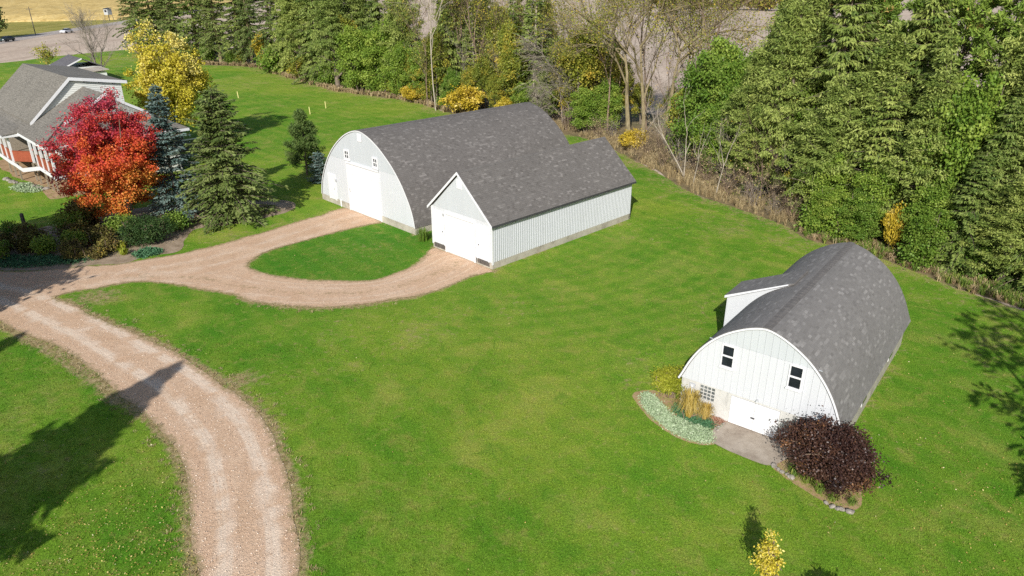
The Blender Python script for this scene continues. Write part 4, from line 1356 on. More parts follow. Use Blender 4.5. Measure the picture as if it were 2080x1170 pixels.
def leaf_mesh(name, base, d, up, ln, wd, tint, mat):
    """rhombus leaves: base points, direction, approximate face normal, length, half width"""
    d = nrmz(d); s = nrmz(np.cross(d, up))
    n = len(base)
    ln = np.broadcast_to(ln, (n,))[:, None]; wd = np.broadcast_to(wd, (n,))[:, None]
    m = base + d * ln * 0.5
    V = np.stack([base, m + s * wd, base + d * ln, m - s * wd], 1).reshape(-1, 3)
    F = np.arange(n * 4, dtype=np.int32).reshape(-1, 4)
    return np_mesh(name, V, F, mat, {'tint': np.repeat(np.clip(tint, 0, 1), 4)})


def tube_arrays(paths, sides=5):
    Vs = []; Fs = []; off = 0
    ang = np.linspace(0, 2 * math.pi, sides, endpoint=False)
    ca, sa = np.cos(ang), np.sin(ang)
    for P, rad in paths:
        P = np.asarray(P, float); rad = np.asarray(rad, float)
        t = nrmz(np.gradient(P, axis=0))
        ref = np.where(np.abs(t[:, 2:3]) > 0.9, np.array([[1.0, 0, 0]]), np.array([[0, 0, 1.0]]))
        a = nrmz(np.cross(t, ref)); b = np.cross(t, a)
        ringv = P[:, None] + rad[:, None, None] * (ca[None, :, None] * a[:, None] + sa[None, :, None] * b[:, None])
        k = len(P)
        Vs.append(ringv.reshape(-1, 3))
        i = np.arange(k - 1)[:, None] * sides + np.arange(sides)[None]
        j = np.arange(k - 1)[:, None] * sides + (np.arange(sides)[None] + 1) % sides
        Fs.append(np.stack([i, j, j + sides, i + sides], -1).reshape(-1, 4) + off)
        off += k * sides
    return np.concatenate(Vs), np.concatenate(Fs)


def wood_mesh(name, paths, mat, sides=5):
    V, F = tube_arrays(paths, sides)
    return np_mesh(name, V, F, mat, None, True)


def wander(rng, a, b, n, amp):
    t = np.linspace(0, 1, n)[:, None]
    p = np.asarray(a)[None] * (1 - t) + np.asarray(b)[None] * t
    w = np.cumsum(rng.normal(0, amp, (n, 3)), 0) * (np.sin(t * math.pi) * 0.8 + 0.1)
    return p + w


def spruce(seed, h, r, base=0.05, whorl=0.40, nb=6, droop=0.45, den=13, mat='f_spruce', bark='bark', ln=0.5, wd=0.085, gappy=0.14, power=0.85, hang=0.7):
    rng = np.random.default_rng(seed)
    tp = np.column_stack([rng.normal(0, 0.05, 9).cumsum() * 0.4, rng.normal(0, 0.05, 9).cumsum() * 0.4, np.linspace(-0.2, h, 9)])
    tr = np.linspace(0.018 * h + 0.02, 0.015, 9)
    wood = [(tp, tr)]
    Bs, Ds, Us, Ls, Ts = [], [], [], [], []
    z = h * base + 0.1
    lop = rng.uniform(0.75, 1.15, 12); lopz = rng.uniform(0.82, 1.12, 16); a0 = 0.0
    while z < h * 0.985:
        f = (z / h - base) / (1 - base)
        L0 = r * max(0.02, 1 - f) ** power + 0.10
        for k in range(nb):
            if rng.random() < gappy: continue
            a0 += 2.39996
            az = a0 + rng.normal(0, 0.25)
            sect = lop[int((az % 6.283) / 6.283 * 12) % 12] * lopz[int(z / h * 15) % 16]
            L = L0 * rng.uniform(0.55, 1.18) * sect
            out = np.array([math.cos(az), math.sin(az), 0.0]); lat = np.array([-out[1], out[0], 0])
            up = (0.12 + 0.55 * f) * rng.uniform(0.3, 1.5); dr = droop * (1 - 0.65 * f) * rng.uniform(0.55, 1.45)
            t = np.linspace(0, 1, 5)[:, None]
            zz = z + rng.uniform(-0.5, 0.5) * whorl * 1.3
            cx = np.interp(zz, tp[:, 2], tp[:, 0]); cy = np.interp(zz, tp[:, 2], tp[:, 1])
            P = np.array([cx, cy, zz]) + out * (L * t) + np.array([0, 0, 1.0]) * (up * L * t - dr * L * t ** 2)
            if L > 0.5:
                wood.append((P, np.linspace(0.012 + 0.010 * L, 0.006, 5)))
            m = int(L * den) + 4
            tt = rng.uniform(0.12, 1.0, m) ** 0.8
            sg = rng.choice([-1.0, 1.0], m)
            off = sg * rng.uniform(0.0, 1.0, m) * (0.26 * L * (1.05 - tt) + 0.10)
            pos_ = np.array([cx, cy, zz]) + out * (L * tt)[:, None] + np.array([0, 0, 1.0]) * (up * L * tt - dr * L * tt ** 2 - 0.25 * np.abs(off))[:, None] + lat * off[:, None]
            dd_ = out * rng.uniform(0.35, 1.0, m)[:, None] + lat * (sg * rng.uniform(0.1, 0.8, m))[:, None] + np.array([0, 0, -1.0]) * rng.uniform(0.0, hang, m)[:, None]
            Bs.append(pos_); Ds.append(dd_)
            Us.append(np.array([0, 0, 1.0]) + 0.6 * out + rng.normal(0, 0.55, (m, 3)))
            Ls.append(ln * rng.uniform(0.55, 1.15, m) * (0.75 + 0.25 * min(1, L)))
            bt = rng.normal(0.52, 0.20)
            Ts.append(rng.normal(bt, 0.15, m))
        z += whorl * rng.uniform(0.75, 1.25) * (1 - 0.35 * f)
    # leader
    m = 26
    Bs.append(np.column_stack([np.full(m, tp[-1, 0]), np.full(m, tp[-1, 1]), rng.uniform(h * 0.95, h + 0.05, m)]))
    Ds.append(np.column_stack([rng.normal(0, 0.7, m), rng.normal(0, 0.7, m), rng.uniform(0.3, 1.2, m)]))
    Us.append(rng.normal(0, 1, (m, 3))); Ls.append(np.full(m, ln * 0.6)); Ts.append(rng.normal(0.6, 0.12, m))
    B = np.concatenate(Bs); D = np.concatenate(Ds); U = np.concatenate(Us); Ln = np.concatenate(Ls); T = np.concatenate(Ts)
    crown = leaf_mesh('crown', B, D, U, Ln, wd * rng.uniform(0.7, 1.3, len(B)), T, M[mat])
    return wood_mesh('trunk', wood, M[bark], 5), crown


def pine(seed, h, r, base=0.3, mat='f_pine', bark='bark', nbr=60, per=7, needles=30, ln=0.30, wd=0.028, conic=0.5, cl=0.0):
    rng = np.random.default_rng(seed)
    tp = np.column_stack([rng.normal(0, 0.12, 9).cumsum() * 0.5, rng.normal(0, 0.12, 9).cumsum() * 0.5, np.linspace(-0.2, h, 9)])
    wood = [(tp, np.linspace(0.016 * h + 0.02, 0.02, 9))]
    B, D, U, L_, T = [], [], [], [], []
    for k in range(nbr):
        f = rng.uniform(0, 1) ** 0.9
        z = h * (base + (1 - base) * f * 0.97)
        L = r * (1 - conic * f - (1 - conic) * f ** 3) * rng.uniform(0.6, 1.15) + 0.25
        az = k * 2.39996 + rng.normal(0, 0.3)
        out = np.array([math.cos(az), math.sin(az), 0]); lat = np.array([-out[1], out[0], 0])
        cx = np.interp(z, tp[:, 2], tp[:, 0]); cy = np.interp(z, tp[:, 2], tp[:, 1])
        t = np.linspace(0, 1, 5)[:, None]
        up = rng.uniform(0.05, 0.35) + 0.4 * f
        P = np.array([cx, cy, z]) + out * L * t + np.array([0, 0, 1.0]) * (up * L * t * t) + np.cumsum(rng.normal(0, 0.03 * L, (5, 3)), 0) * t
        wood.append((P, np.linspace(0.015 + 0.014 * L, 0.008, 5)))
        for q in range(per):
            tt = rng.uniform(0.35, 1.0)
            c = np.array([np.interp(tt, t[:, 0], P[:, i]) for i in range(3)]) + lat * rng.normal(0, 0.22 * L * (1.1 - tt) + 0.08) + np.array([0, 0, rng.uniform(-0.05, 0.2)])
            n = int(needles * rng.uniform(0.6, 1.3))
            dv = rng.normal(0, 1, (n, 3)) + out * 0.5 + np.array([0, 0, 0.8])
            B.append(c + rng.normal(0, 0.10 + cl, (n, 3))); D.append(dv); U.append(rng.normal(0, 1, (n, 3)) + np.array([0, 0, 0.5]))
            L_.append(ln * rng.uniform(0.6, 1.2, n)); bt = rng.normal(0.5, 0.2); T.append(rng.normal(bt, 0.13, n))
    B = np.concatenate(B); D = np.concatenate(D); U = np.concatenate(U); L_ = np.concatenate(L_); T = np.concatenate(T)
    return wood_mesh('trunk', wood, M[bark], 5), leaf_mesh('crown', B, D, U, L_, wd * rng.uniform(0.8, 1.5, len(B)), T, M[mat])


def decid(seed, h, cr, cb, ncl=110, lpc=150, ls=0.20, clr=0.62, mat='f_green', bark='bark', multi=1, nl=9, tintf=None, outer=0.45, flat=0.75, lw=0.42, lumps=0.28, tmean=0.5, rag=0.12, lean=None, cone=0.0, hangd=-0.35):
    rng = np.random.default_rng(seed)
    lean = min(6.0, 1.25 * cr) if lean is None else lean
    cz = (h + cb) / 2; rz = (h - cb) / 2
    lobes = nrmz(rng.normal(0, 1, (9, 3))); lw_ = rng.uniform(-1, 1, 9)
    C = []
    while len(C) < ncl:
        d = nrmz(rng.normal(0, 1, 3)); rr = rng.random() ** outer
        s = 1 - lumps + lumps * np.tanh((np.maximum(0, lobes @ d) ** 3) @ (lw_ + 0.4)) * 1.0
        p = d * rr * s * rng.uniform(1 - rag, 1 + rag * 0.7)
        if p[2] < -0.85: continue
        kf = (1 - 0.25 * max(0, p[2])) * (1 - cone + cone * 2.0 * max(0.03, (0.55 - 0.5 * p[2])))
        C.append((p[0] * cr * kf, p[1] * cr * kf, cz + p[2] * rz))
    C = np.array(C)
    wood = []; nodes = []
    for m_ in range(multi):
        bx, by = (0, 0) if multi == 1 else (rng.normal(0, 0.22), rng.normal(0, 0.22))
        tx, ty = (0, 0) if multi == 1 else (bx * lean, by * lean)
        tp = wander(rng, (bx, by, -0.15), (tx + rng.normal(0, 0.2), ty + rng.normal(0, 0.2), cb + (h - cb) * 0.8), 9, 0.05)
        r0 = 0.020 * h / math.sqrt(multi) + 0.02
        wood.append((tp, np.linspace(r0, 0.02, 9)))
        nodes += [(q, r0 * (1 - i / 9)) for i, q in enumerate(tp) if q[2] > cb * 0.55]
    base_nodes = list(nodes)
    for i in range(nl):
        tgt = C[rng.integers(len(C))]
        st = min(base_nodes, key=lambda q: abs(q[0][2] - (tgt[2] - 0.45 * math.hypot(tgt[0], tgt[1]) - 0.4)))
        P = wander(rng, st[0], tgt, 6, 0.08)
        P[1:-1, 2] += 0.12 * np.sin(np.linspace(0.6, 2.6, 4)) * np.linalg.norm(tgt - st[0]) * 0.4
        wood.append((P, np.linspace(max(0.02, st[1] * 0.55), 0.012, 6)))
        nodes += [(q, 0.03) for q in P[2:]]
    NP = np.array([q[0] for q in nodes])
    for c in C:
        i = np.argmin(np.linalg.norm(NP - c, axis=1) + 0.6 * np.maximum(0, NP[:, 2] - c[2]))
        if np.linalg.norm(NP[i] - c) > 0.2:
            wood.append((wander(rng, NP[i], c, 4, 0.04), np.linspace(0.018, 0.006, 4)))
    n = lpc * ncl
    idx = np.repeat(np.arange(ncl), lpc)
    rad = clr * rng.uniform(0.55, 1.25, ncl)
    g = rng.normal(0, 0.52, (n, 3)); g[:, 2] *= flat
    B = C[idx] + g * rad[idx][:, None]
    away = nrmz(B - np.array([0, 0, cz * 0.9]))
    D = rng.normal(0, 1, (n, 3)) + away * 0.6 + np.array([0, 0, hangd])
    U = rng.normal(0, 1.0, (n, 3)) + away * 0.6 + np.array([0, 0, 0.4])
    ct = rng.normal(tmean, 0.17, ncl)
    T = ct[idx] + rng.normal(0, 0.13, n)
    if tintf is not None:
        T = tintf(B, rng) + (ct[idx] - tmean) * 0.5 + rng.normal(0, 0.09, n)
    crown = leaf_mesh('crown', B, D, U, ls * rng.uniform(0.6, 1.25, n), ls * lw * rng.uniform(0.7, 1.2, n), T, M[mat])
    return wood_mesh('trunk', wood, M[bark], 5), crown


def bare(seed, h, spread, mat='bark', depth=4, r0=None, first=0.3, leaves=0, lmat='f_ygreen', multi=1, kids=(3, 4), ls=0.22, upb=0.35, clump=0, tf=0.5):
    rng = np.random.default_rng(seed)
    wood = []; tips = []

    def grow(p, d, L, r, lev):
        n = 5
        P = [np.array(p)]; dd = np.array(d)
        for i in range(n - 1):
            dd = nrmz(dd + rng.normal(0, 0.13 if lev else 0.045, 3) + np.array([0, 0, 0.05 * upb]))
            P.append(P[-1] + dd * L / (n - 1))
        P = np.array(P)
        wood.append((P, np.linspace(r, r * (0.55 if lev else 0.35), n)))
        if lev >= depth:
            tips.append(P[-1]); tips.append(P[2]); return
        k = rng.integers(kids[0], kids[1] + 1)
        for q in range(k):
            t = rng.uniform(first if lev == 0 else 0.3, 1.0) if q else 1.0
            pt = np.array([np.interp(t * (n - 1), np.arange(n), P[:, i]) for i in range(3)])
            ax = nrmz(np.cross(dd, rng.normal(0, 1, 3)))
            a = rng.uniform(0.30, 0.85) * spread
            nd_ = nrmz(dd * math.cos(a) + ax * math.sin(a) + np.array([0, 0, upb * 0.5]))
            grow(pt, nd_, L * rng.uniform(0.48, 0.74), r * (0.62 if q == 0 else 0.45) * rng.uniform(0.8, 1.0), lev + 1)

    r0 = r0 or 0.016 * h + 0.02
    for m_ in range(multi):
        d0 = nrmz(np.array([rng.normal(0, 0.07 if multi == 1 else 0.28), rng.normal(0, 0.07 if multi == 1 else 0.28), 1.0]))
        grow((rng.normal(0, 0.1 * (multi > 1)), rng.normal(0, 0.1 * (multi > 1)), -0.15), d0, h * tf, r0 / math.sqrt(multi), 0)
    w = wood_mesh('trunk', wood, M[mat], 4)
    cr = None
    if leaves:
        tips_ = np.array(tips)
        pick = tips_[rng.integers(0, len(tips_), leaves)] if not clump else tips_[np.repeat(rng.integers(0, len(tips_), max(1, leaves // clump)), clump)]
        B = pick + rng.normal(0, 0.30 if not clump else 0.4, (len(pick), 3))
        n = len(B)
        cr = leaf_mesh('crown', B, rng.normal(0, 1, (n, 3)) + np.array([0, 0, -0.5]), rng.normal(0, 0.7, (n, 3)) + np.array([0, 0, 0.7]), ls * rng.uniform(0.6, 1.2, n), ls * 0.4, rng.normal(0.6, 0.2, n), M[lmat])
    return w, cr


def tuft(seed, n, h, spread, mat, arch=0.6, wd=0.012, name='blades', base_r=0.12, tmean=0.5):
    """arching blades of three segments rising from a crown"""
    rng = np.random.default_rng(seed)
    az = rng.uniform(0, 6.283, n); out = np.column_stack([np.cos(az), np.sin(az), np.zeros(n)])
    lat = np.column_stack([-np.sin(az), np.cos(az), np.zeros(n)])
    H = h * rng.uniform(0.55, 1.1, n); Sp = spread * rng.uniform(0.2, 1.0, n)
    b0 = out * (base_r * rng.random(n))[:, None] + lat * rng.normal(0, base_r * 0.4, n)[:, None]
    ts = [0, 0.4, 0.75, 1.0]
    Z = [0, 0.62, 0.98, 1.0 - arch * 0.5]
    Wd = [1, 0.85, 0.5, 0.06]
    V = []
    for t, z, w in zip(ts, Z, Wd):
        c = b0 + out * (Sp * t ** 1.7)[:, None] + np.array([0, 0, 1.0]) * (H * z)[:, None]
        V += [c - lat * wd * w, c + lat * wd * w]
    V = np.stack(V, 1).reshape(-1, 3)
    q = np.array([[0, 1, 3, 2], [2, 3, 5, 4], [4, 5, 7, 6]])
    F = (q[None] + (np.arange(n) * 8)[:, None, None]).reshape(-1, 4)
    return np_mesh(name, V, F, M[mat], {'tint': np.repeat(np.clip(rng.normal(tmean, 0.2, n), 0, 1), 8)})


def plant(name, meshes, x, y, s, rz, label, cat, group=None, z=0.0, sz=None, tilt=(0, 0)):
    t = empty(name, (x, y, z), rz, label, cat, group)
    t.scale = (s, s, sz or s)
    t.rotation_euler = (tilt[0], tilt[1], rz)
    for nm, me in meshes:
        if me is not None:
            link(nm, me, t)
    return t


def tc(pair, a='trunk', b='crown'):
    return [(a, pair[0]), (b, pair[1])]


# ------------------------------------------------------------------ garden trees
mp = lambda B, rng: np.clip(0.94 - 0.080 * (B[:, 2] - 1.0) + 0.050 * B[:, 0] - 0.03 * B[:, 1], 0.04, 0.98)
red = decid(11, 10.1, 4.55, -0.1, ncl=420, lpc=240, ls=0.135, clr=0.52, mat='f_maple', multi=3, nl=34, tintf=mp, outer=0.55, lumps=0.16, rag=0.17)
plant('red_maple', tc(red), -29.2, 51.3, 1.0, 0.0, 'scarlet and orange maple in full autumn colour beside the house', 'tree')
bl = spruce(21, 9.8, 2.75, 0.02, 0.26, 8, 0.25, 30, 'f_blue', 'bark', 0.30, 0.055, 0.06, 0.80, 0.35)
plant('blue_spruce', tc(bl), -26.1, 53.4, 1.0, 0.4, 'tall silvery blue spruce standing between red maple and dark green spruce', 'tree')
ds = spruce(22, 9.7, 4.2, 0.015, 0.25, 9, 0.30, 30, 'f_spruced', 'bark', 0.34, 0.058, 0.05, 0.72, 0.45)
plant('green_spruce', tc(ds), -21.6, 52.6, 1.0, 1.1, 'broad dark green spruce with boughs to the ground beside the drive', 'tree')
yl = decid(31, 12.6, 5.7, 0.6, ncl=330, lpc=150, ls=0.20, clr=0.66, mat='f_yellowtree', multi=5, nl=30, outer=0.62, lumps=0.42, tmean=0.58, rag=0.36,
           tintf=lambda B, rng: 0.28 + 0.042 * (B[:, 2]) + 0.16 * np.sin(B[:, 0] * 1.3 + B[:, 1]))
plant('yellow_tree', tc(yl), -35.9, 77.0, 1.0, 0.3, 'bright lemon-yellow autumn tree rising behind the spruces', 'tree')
sp = pine(41, 5.7, 1.95, 0.04, 'f_pined', 'bark', 90, 8, 34, 0.26, 0.022, 0.75)
plant('young_pine', tc(sp), -19.1, 65.3, 1.0, 0.0, 'young bushy green pine on the lawn left of the large barn', 'tree')
plant('small_blue_spruce', tc(spruce(42, 2.7, 1.0, 0.03, 0.16, 7, 0.15, 34, 'f_blue', 'bark', 0.2, 0.045, 0.05, 0.6, 0.2)), -17.2, 62.6, 1.0, 0.2, 'small blue-grey spruce tucked against the large barn', 'tree')
plant('bare_tree', tc(bare(51, 11, 0.95, 'twiggrey', 5, 0.42, 0.12, 0, multi=4, kids=(4, 4))), -76.0, 136.5, 1.0, 0.2, 'leafless spreading grey tree behind the outbuilding roof', 'tree')
plant('sparse_shrub', tc(bare(52, 4.2, 1.0, 'twiggrey', 4, 0.08, 0.1, 900, 'f_ygreen', 5, (3, 4), 0.3)), -95.0, 151.5, 1.0, 0, 'sparse leafy shrub beyond the house roof near the field', 'shrub')
plant('dark_tree', tc(decid(53, 11.5, 6.0, 1.0, ncl=60, lpc=110, ls=0.7, clr=1.6, mat='f_spruced', nl=8)), -160.5, 231, 1.0, 0, 'dark rounded tree beside the road at the left edge', 'tree')

# purple bush and beds round the small barn
pb = decid(61, 2.35, 1.95, 0.05, ncl=260, lpc=190, ls=0.082, clr=0.32, mat='f_purple', bark='twig', multi=6, nl=16, outer=0.42, lumps=0.2, flat=0.9, lean=1.5, rag=0.18)
plant('purple_bush', tc(pb, 'stems', 'foliage'), 11.6, 21.15, 1.0, R(-50), 'large purple-brown leafy bush in front of the small barn', 'bush').scale = (1.06, 0.82, 1.0)


def stems_bush(seed, h, n, mat='twig'):
    rng = np.random.default_rng(seed)
    return wood_mesh('stems', [(wander(rng, (rng.normal(0, 0.12), rng.normal(0, 0.12), -0.05), (rng.normal(0, 0.3), rng.normal(0, 0.3), h * rng.uniform(0.7, 1)), 4, 0.02), np.linspace(0.022, 0.01, 4)) for _ in range(n)], M[mat], 4)


fe = decid(62, 1.25, 0.95, 0.55, ncl=70, lpc=150, ls=0.10, clr=0.30, mat='f_feather', bark='twig', multi=5, nl=6, flat=0.6, lw=0.2)
plant('lime_shrub', [('stems', fe[0]), ('foliage', fe[1]), ('stems', stems_bush(5, 0.7, 14))], 7.0, 26.75, 1.0, 0, 'feathery lime-green shrub at the left front corner of the small barn', 'shrub')
for i, (x, y, s, lb) in enumerate(((7.42, 25.2, 1.0, 'tall straw-gold ornamental grass clump beneath the glass block window'), (8.05, 24.98, 0.62, 'low golden grass clump beside the patio of the small barn'))):
    plant('ornamental_grass', [('blades', tuft(70 + i, 420, 1.15, 0.75, 'f_gold', 0.9, 0.014)), ('stems', stems_bush(8 + i, 0.55, 12))], x, y, s, i, lb, 'grass')


def cover(name, poly, n, h, mat, label, seed, ls=0.07, kind='stuff', cat='ground cover', z0=0.0, per=10):
    rng = np.random.default_rng(seed)
    poly = np.asarray(poly)
    c = rng.uniform(poly.min(0), poly.max(0), (n * 5, 2)); c = c[in_poly(c, poly)][:n]
    edge = np.clip(seg_dist(c, poly) / 0.25, 0.25, 1)
    idx = np.repeat(np.arange(len(c)), per)
    hh = h * edge[idx] * (0.6 + 0.4 * np.clip(vnoise(c, 3.0, seed)[idx], -1, 1))
    B = np.column_stack([c[idx] + rng.normal(0, ls * 1.1, (len(idx), 2)), z0 + hh * rng.uniform(0.15, 1, len(idx))])
    D = rng.normal(0, 1, B.shape) + np.array([0, 0, 0.5]); U = rng.normal(0, 0.7, B.shape) + np.array([0, 0, 1.0])
    t = rng.normal(0.5, 0.17, len(c))[idx] + rng.normal(0, 0.12, len(idx))
    o = link(name, leaf_mesh(name, B, D, U, ls * rng.uniform(0.6, 1.3, len(B)), ls * 0.36, t, M[mat]))
    tag(o, label, cat, None, kind)
    return o


GC = [(5.72, 26.85), (5.62, 26.2), (5.98, 25.08), (6.58, 24.02), (7.26, 23.50), (7.93, 23.42), (8.06, 24.2), (7.42, 24.65), (6.75, 25.35), (6.3, 26.6), (6.0, 27.1)]
cover('silver_ground_cover', densify(GC, 0.2), 1500, 0.16, 'f_silver', 'silvery green ground cover edging the bed of the small barn', 1)
cover('green_ground_cover', densify([(6.9, 25.6), (7.3, 24.85), (8.0, 24.3), (8.5, 24.7), (7.9, 25.5), (7.2, 26.2)], 0.2), 700, 0.10, 'f_teal', 'dark green ground cover behind the ornamental grass', 2)
cover('pink_stonecrop', densify([(8.2, 24.9), (8.35, 24.45), (8.75, 24.75), (8.85, 24.95), (8.5, 25.3)], 0.15), 170, 0.16, 'f_pink', 'pinkish low stonecrop beside the barn door', 3)
sheet(densify([(5.35, 27.0), (5.45, 26.0), (5.8, 24.95), (6.45, 23.85), (7.2, 23.3), (7.95, 23.25), (8.1, 24.1), (8.8, 25.0), (7.6, 26.2), (6.4, 27.3)], 0.2, 0.03), np.zeros((0, 2)), 0.005, 'planting_bed', M['dirt'])
sheet(densify([(9.85, 21.75), (10.2, 22.2), (10.8, 22.9), (12.2, 22.0), (12.6, 20.9), (12.2, 19.7), (11.5, 19.45), (10.6, 20.4)], 0.2, 0.03), np.zeros((0, 2)), 0.005, 'bush_bed', M['dirt'])
rk = np.random.default_rng(12)


def rock_mesh(seed):
    r = np.random.default_rng(seed)
    bm = bmesh.new(); bmesh.ops.create_icosphere(bm, subdivisions=2, radius=0.11)
    off = r.normal(0, 1, (5, 3))
    for v in bm.verts:
        k = 1 + 0.22 * sum(math.sin(3.0 * float(np.dot(o_, np.array(v.co) * 9)) + i) for i, o_ in enumerate(off)) / 2.2
        v.co = Vector((v.co.x * k * 1.2, v.co.y * k, v.co.z * k * 0.7))
    me = bpy.data.meshes.new('edging_rock'); bm.to_mesh(me); bm.free(); me.materials.append(M['stone'])
    return me


rocks = [rock_mesh(i) for i in range(4)]
for i, (x, y) in enumerate(((9.88, 21.85), (9.98, 21.66), (10.06, 21.5), (10.2, 21.36), (10.3, 21.2), (11.15, 19.62), (11.28, 19.52), (11.42, 19.47), (11.65, 19.33), (11.02, 19.8))):
    o = link('edging_rock', rocks[i % 4]); o.location = (x, y, 0.04); o.rotation_euler = (0, 0, rk.uniform(0, 6)); k = rk.uniform(0.6, 1.15); o.scale = (k, k, k)
    tag(o, 'pale edging stone along the bed of the purple bush', 'stone', 'stones edging the purple bush bed')
for i, (x, y) in enumerate(((8.35, 24.15), (8.45, 24.4), (8.72, 24.62))):
    o = link('edging_rock', rocks[i % 4]); o.location = (x, y, 0.05); k = 0.5; o.scale = (k, k, k)
    tag(o, 'small pale stone lying at the patio corner by the stonecrop', 'stone', 'stones at the patio corner')
for i, (x, y, s) in enumerate(((10.45, 21.35, 1.0), (10.75, 20.95, 0.9), (11.0, 20.4, 0.9), (11.3, 19.95, 0.7), (11.9, 19.75, 0.6))):
    plant('daylily', [('blades', tuft(90 + i, 150, 0.42, 0.38, 'f_lily', 0.9, 0.014))], x, y, s, i, 'green strap-leaved daylily clump under the purple bush', 'perennial', 'daylilies under the purple bush')

# yellow sapling at the lower edge, another just outside the frame
sap = decid(81, 2.5, 0.55, 0.2, ncl=44, lpc=60, ls=0.085, clr=0.20, mat='f_yellowtree', bark='twig', nl=8, tmean=0.55, lumps=0.5, lw=0.3)
plant('yellow_sapling', tc(sap), 7.45, 15.75, 1.0, 0, 'small yellow-leaved sapling at the bottom edge of the lawn', 'sapling')
sap2 = decid(82, 2.0, 0.6, 0.5, ncl=40, lpc=70, ls=0.10, clr=0.24, mat='f_green', bark='twig', nl=8, lumps=0.4)
plant('green_sapling', tc(sap2), 8.95, 13.9, 1.0, 0, 'small green sapling just below the bottom edge, seen by its shadow', 'sapling')

# trees outside the frame whose shadows lie on the lawn
offs = spruce(23, 14.2, 5.6, 0.04, 0.30, 10, 0.30, 16, 'f_spruced', 'bark', 0.6, 0.15, 0.03, 1.28)
plant('shade_spruce', tc(offs), -21.3, 6.9, 1.0, 0, 'tall spruce left of the camera, seen only by its long shadow', 'tree')
plant('shade_spruce', tc(offs), -30.2, 12.6, 0.88, 2, 'second spruce farther left, its shadow tip touching the drive', 'tree')
shd = decid(24, 11, 4.2, 2.0, ncl=130, lpc=110, ls=0.4, clr=0.9, mat='f_ygreen', nl=12, rag=0.25)
plant('shade_tree', tc(shd), -34.0, 27.8, 1.0, 0, 'leafy tree left of the frame shading the drive junction', 'tree')
plant('shade_tree', tc(shd), -36.8, 36.2, 1.15, 2, 'leafy tree farther left shading the planting bed', 'tree')
plant('shade_tree', tc(shd), -33.6, 34.4, 0.95, 4, 'smaller leafy tree left of the frame shading the perennials', 'tree')
shb = spruce(26, 13, 4.4, 0.08, 0.62, 4, 0.42, 9, 'f_spruced', 'bark', 0.7, 0.10, 0.30, 0.75, 0.5)
plant('shade_ragged_spruce', tc(shb), 19.9, 13.6, 1.0, 0, 'ragged spruce right of the camera casting streaky shadows on the lawn', 'tree')
plant('shade_ragged_spruce', tc(shb), 22.8, 17.2, 0.98, 2, 'second ragged spruce outside the right edge shading the lawn', 'tree')

# ------------------------------------------------------------------ beds by the house and drive
yw = decid(101, 1.75, 2.0, 0.0, ncl=110, lpc=120, ls=0.14, clr=0.42, mat='f_yew', bark='twig', multi=5, nl=10, lw=0.22, flat=0.8)
plant('yew_shrub', tc(yw, 'stems', 'foliage'), -25.6, 47.1, 1.0, 0.2, 'dark green spreading yew below the red maple', 'shrub')
brs = [decid(110 + i, 1.3, 0.95, 0.0, ncl=44, lpc=70, ls=0.13, clr=0.36, mat=m_, bark='twig', multi=4, nl=6, flat=0.8) for i, m_ in enumerate(('f_brown', 'f_green', 'f_brown'))]
for i, (x, y, s, k, lb) in enumerate((
        (-28.6, 46.6, 1.0, 0, 'olive-brown perennial clump left of the yew'), (-30.4, 46.9, 1.2, 2, 'rust-tinted perennial clump under the red maple'),
        (-27.3, 45.1, 0.8, 0, 'brown and yellow perennial clump at the drive edge'), (-29.3, 44.6, 0.9, 2, 'shaded brown perennial clump near the drive junction'),
        (-31.4, 44.8, 1.0, 1, 'shaded green perennial clump left of the brown ones'), (-33.3, 46.2, 1.2, 0, 'shaded olive clump right of the dark post'),
        (-33.9, 43.6, 1.0, 1, 'low shaded green clump beside the drive at left'), (-36.2, 44.6, 1.2, 1, 'shaded green shrub at the left edge of the bed'),
        (-31.9, 50.4, 1.5, 0, 'loose brown shrub at the left foot of the red maple'), (-33.9, 53.4, 1.1, 2, 'brown twiggy shrub beside the deck corner'),
        (-28.0, 48.4, 1.2, 1, 'dark green clump under the maple, left of the yew'), (-31.8, 48.6, 1.3, 1, 'dark green clump under the maple at left'),
        (-29.9, 45.8, 1.0, 1, 'low green clump between the brown perennials'), (-32.4, 45.4, 1.1, 0, 'olive clump between the shaded green ones'),
        (-35.0, 46.8, 1.2, 1, 'green clump at the foot of the dark post'), (-34.8, 45.0, 1.1, 2, 'brown clump in front of the dark post'),
        (-27.4, 43.9, 0.7, 2, 'small brown clump at the edge of the drive'), (-28.8, 43.6, 0.7, 0, 'small olive clump at the edge of the drive'),
        (-24.6, 49.6, 1.1, 1, 'dark green clump between yew and blue spruce'))):
    plant('bed_shrub', tc(brs[k], 'stems', 'foliage'), x, y, s, i * 1.3, lb, 'perennial')
for i, (x, y, s, lb) in enumerate(((-26.0, 44.5, 0.9, 'yellow-green hosta clump in front of the yew'), (-26.7, 45.6, 1.0, 'pale yellow hosta clump between yew and brown perennials'), (-30.2, 48.4, 0.9, 'yellow-leaved clump glowing in the shade under the maple'))):
    plant('hosta', [('leaves', tuft(130 + i, 90, 0.5, 0.6, 'f_feather', 1.0, 0.05, 'leaves'))], x, y, s, i, lb, 'perennial')
cover('juniper_mat', densify([(-25.3, 44.6), (-24.6, 43.9), (-23.7, 44.6), (-24.0, 45.4), (-24.9, 45.5)], 0.2), 260, 0.30, 'f_teal', 'sea-green juniper mat at the corner of the grey bed', 5, 0.12)
cover('shade_cover', densify([(-34.5, 42.3), (-31.5, 42.2), (-28.2, 43.0), (-27.6, 44.0), (-31, 44.2), (-36, 44.3), (-37, 42.8)], 0.3), 700, 0.2, 'f_teal', 'low green ground cover along the shaded drive edge', 6, 0.12)
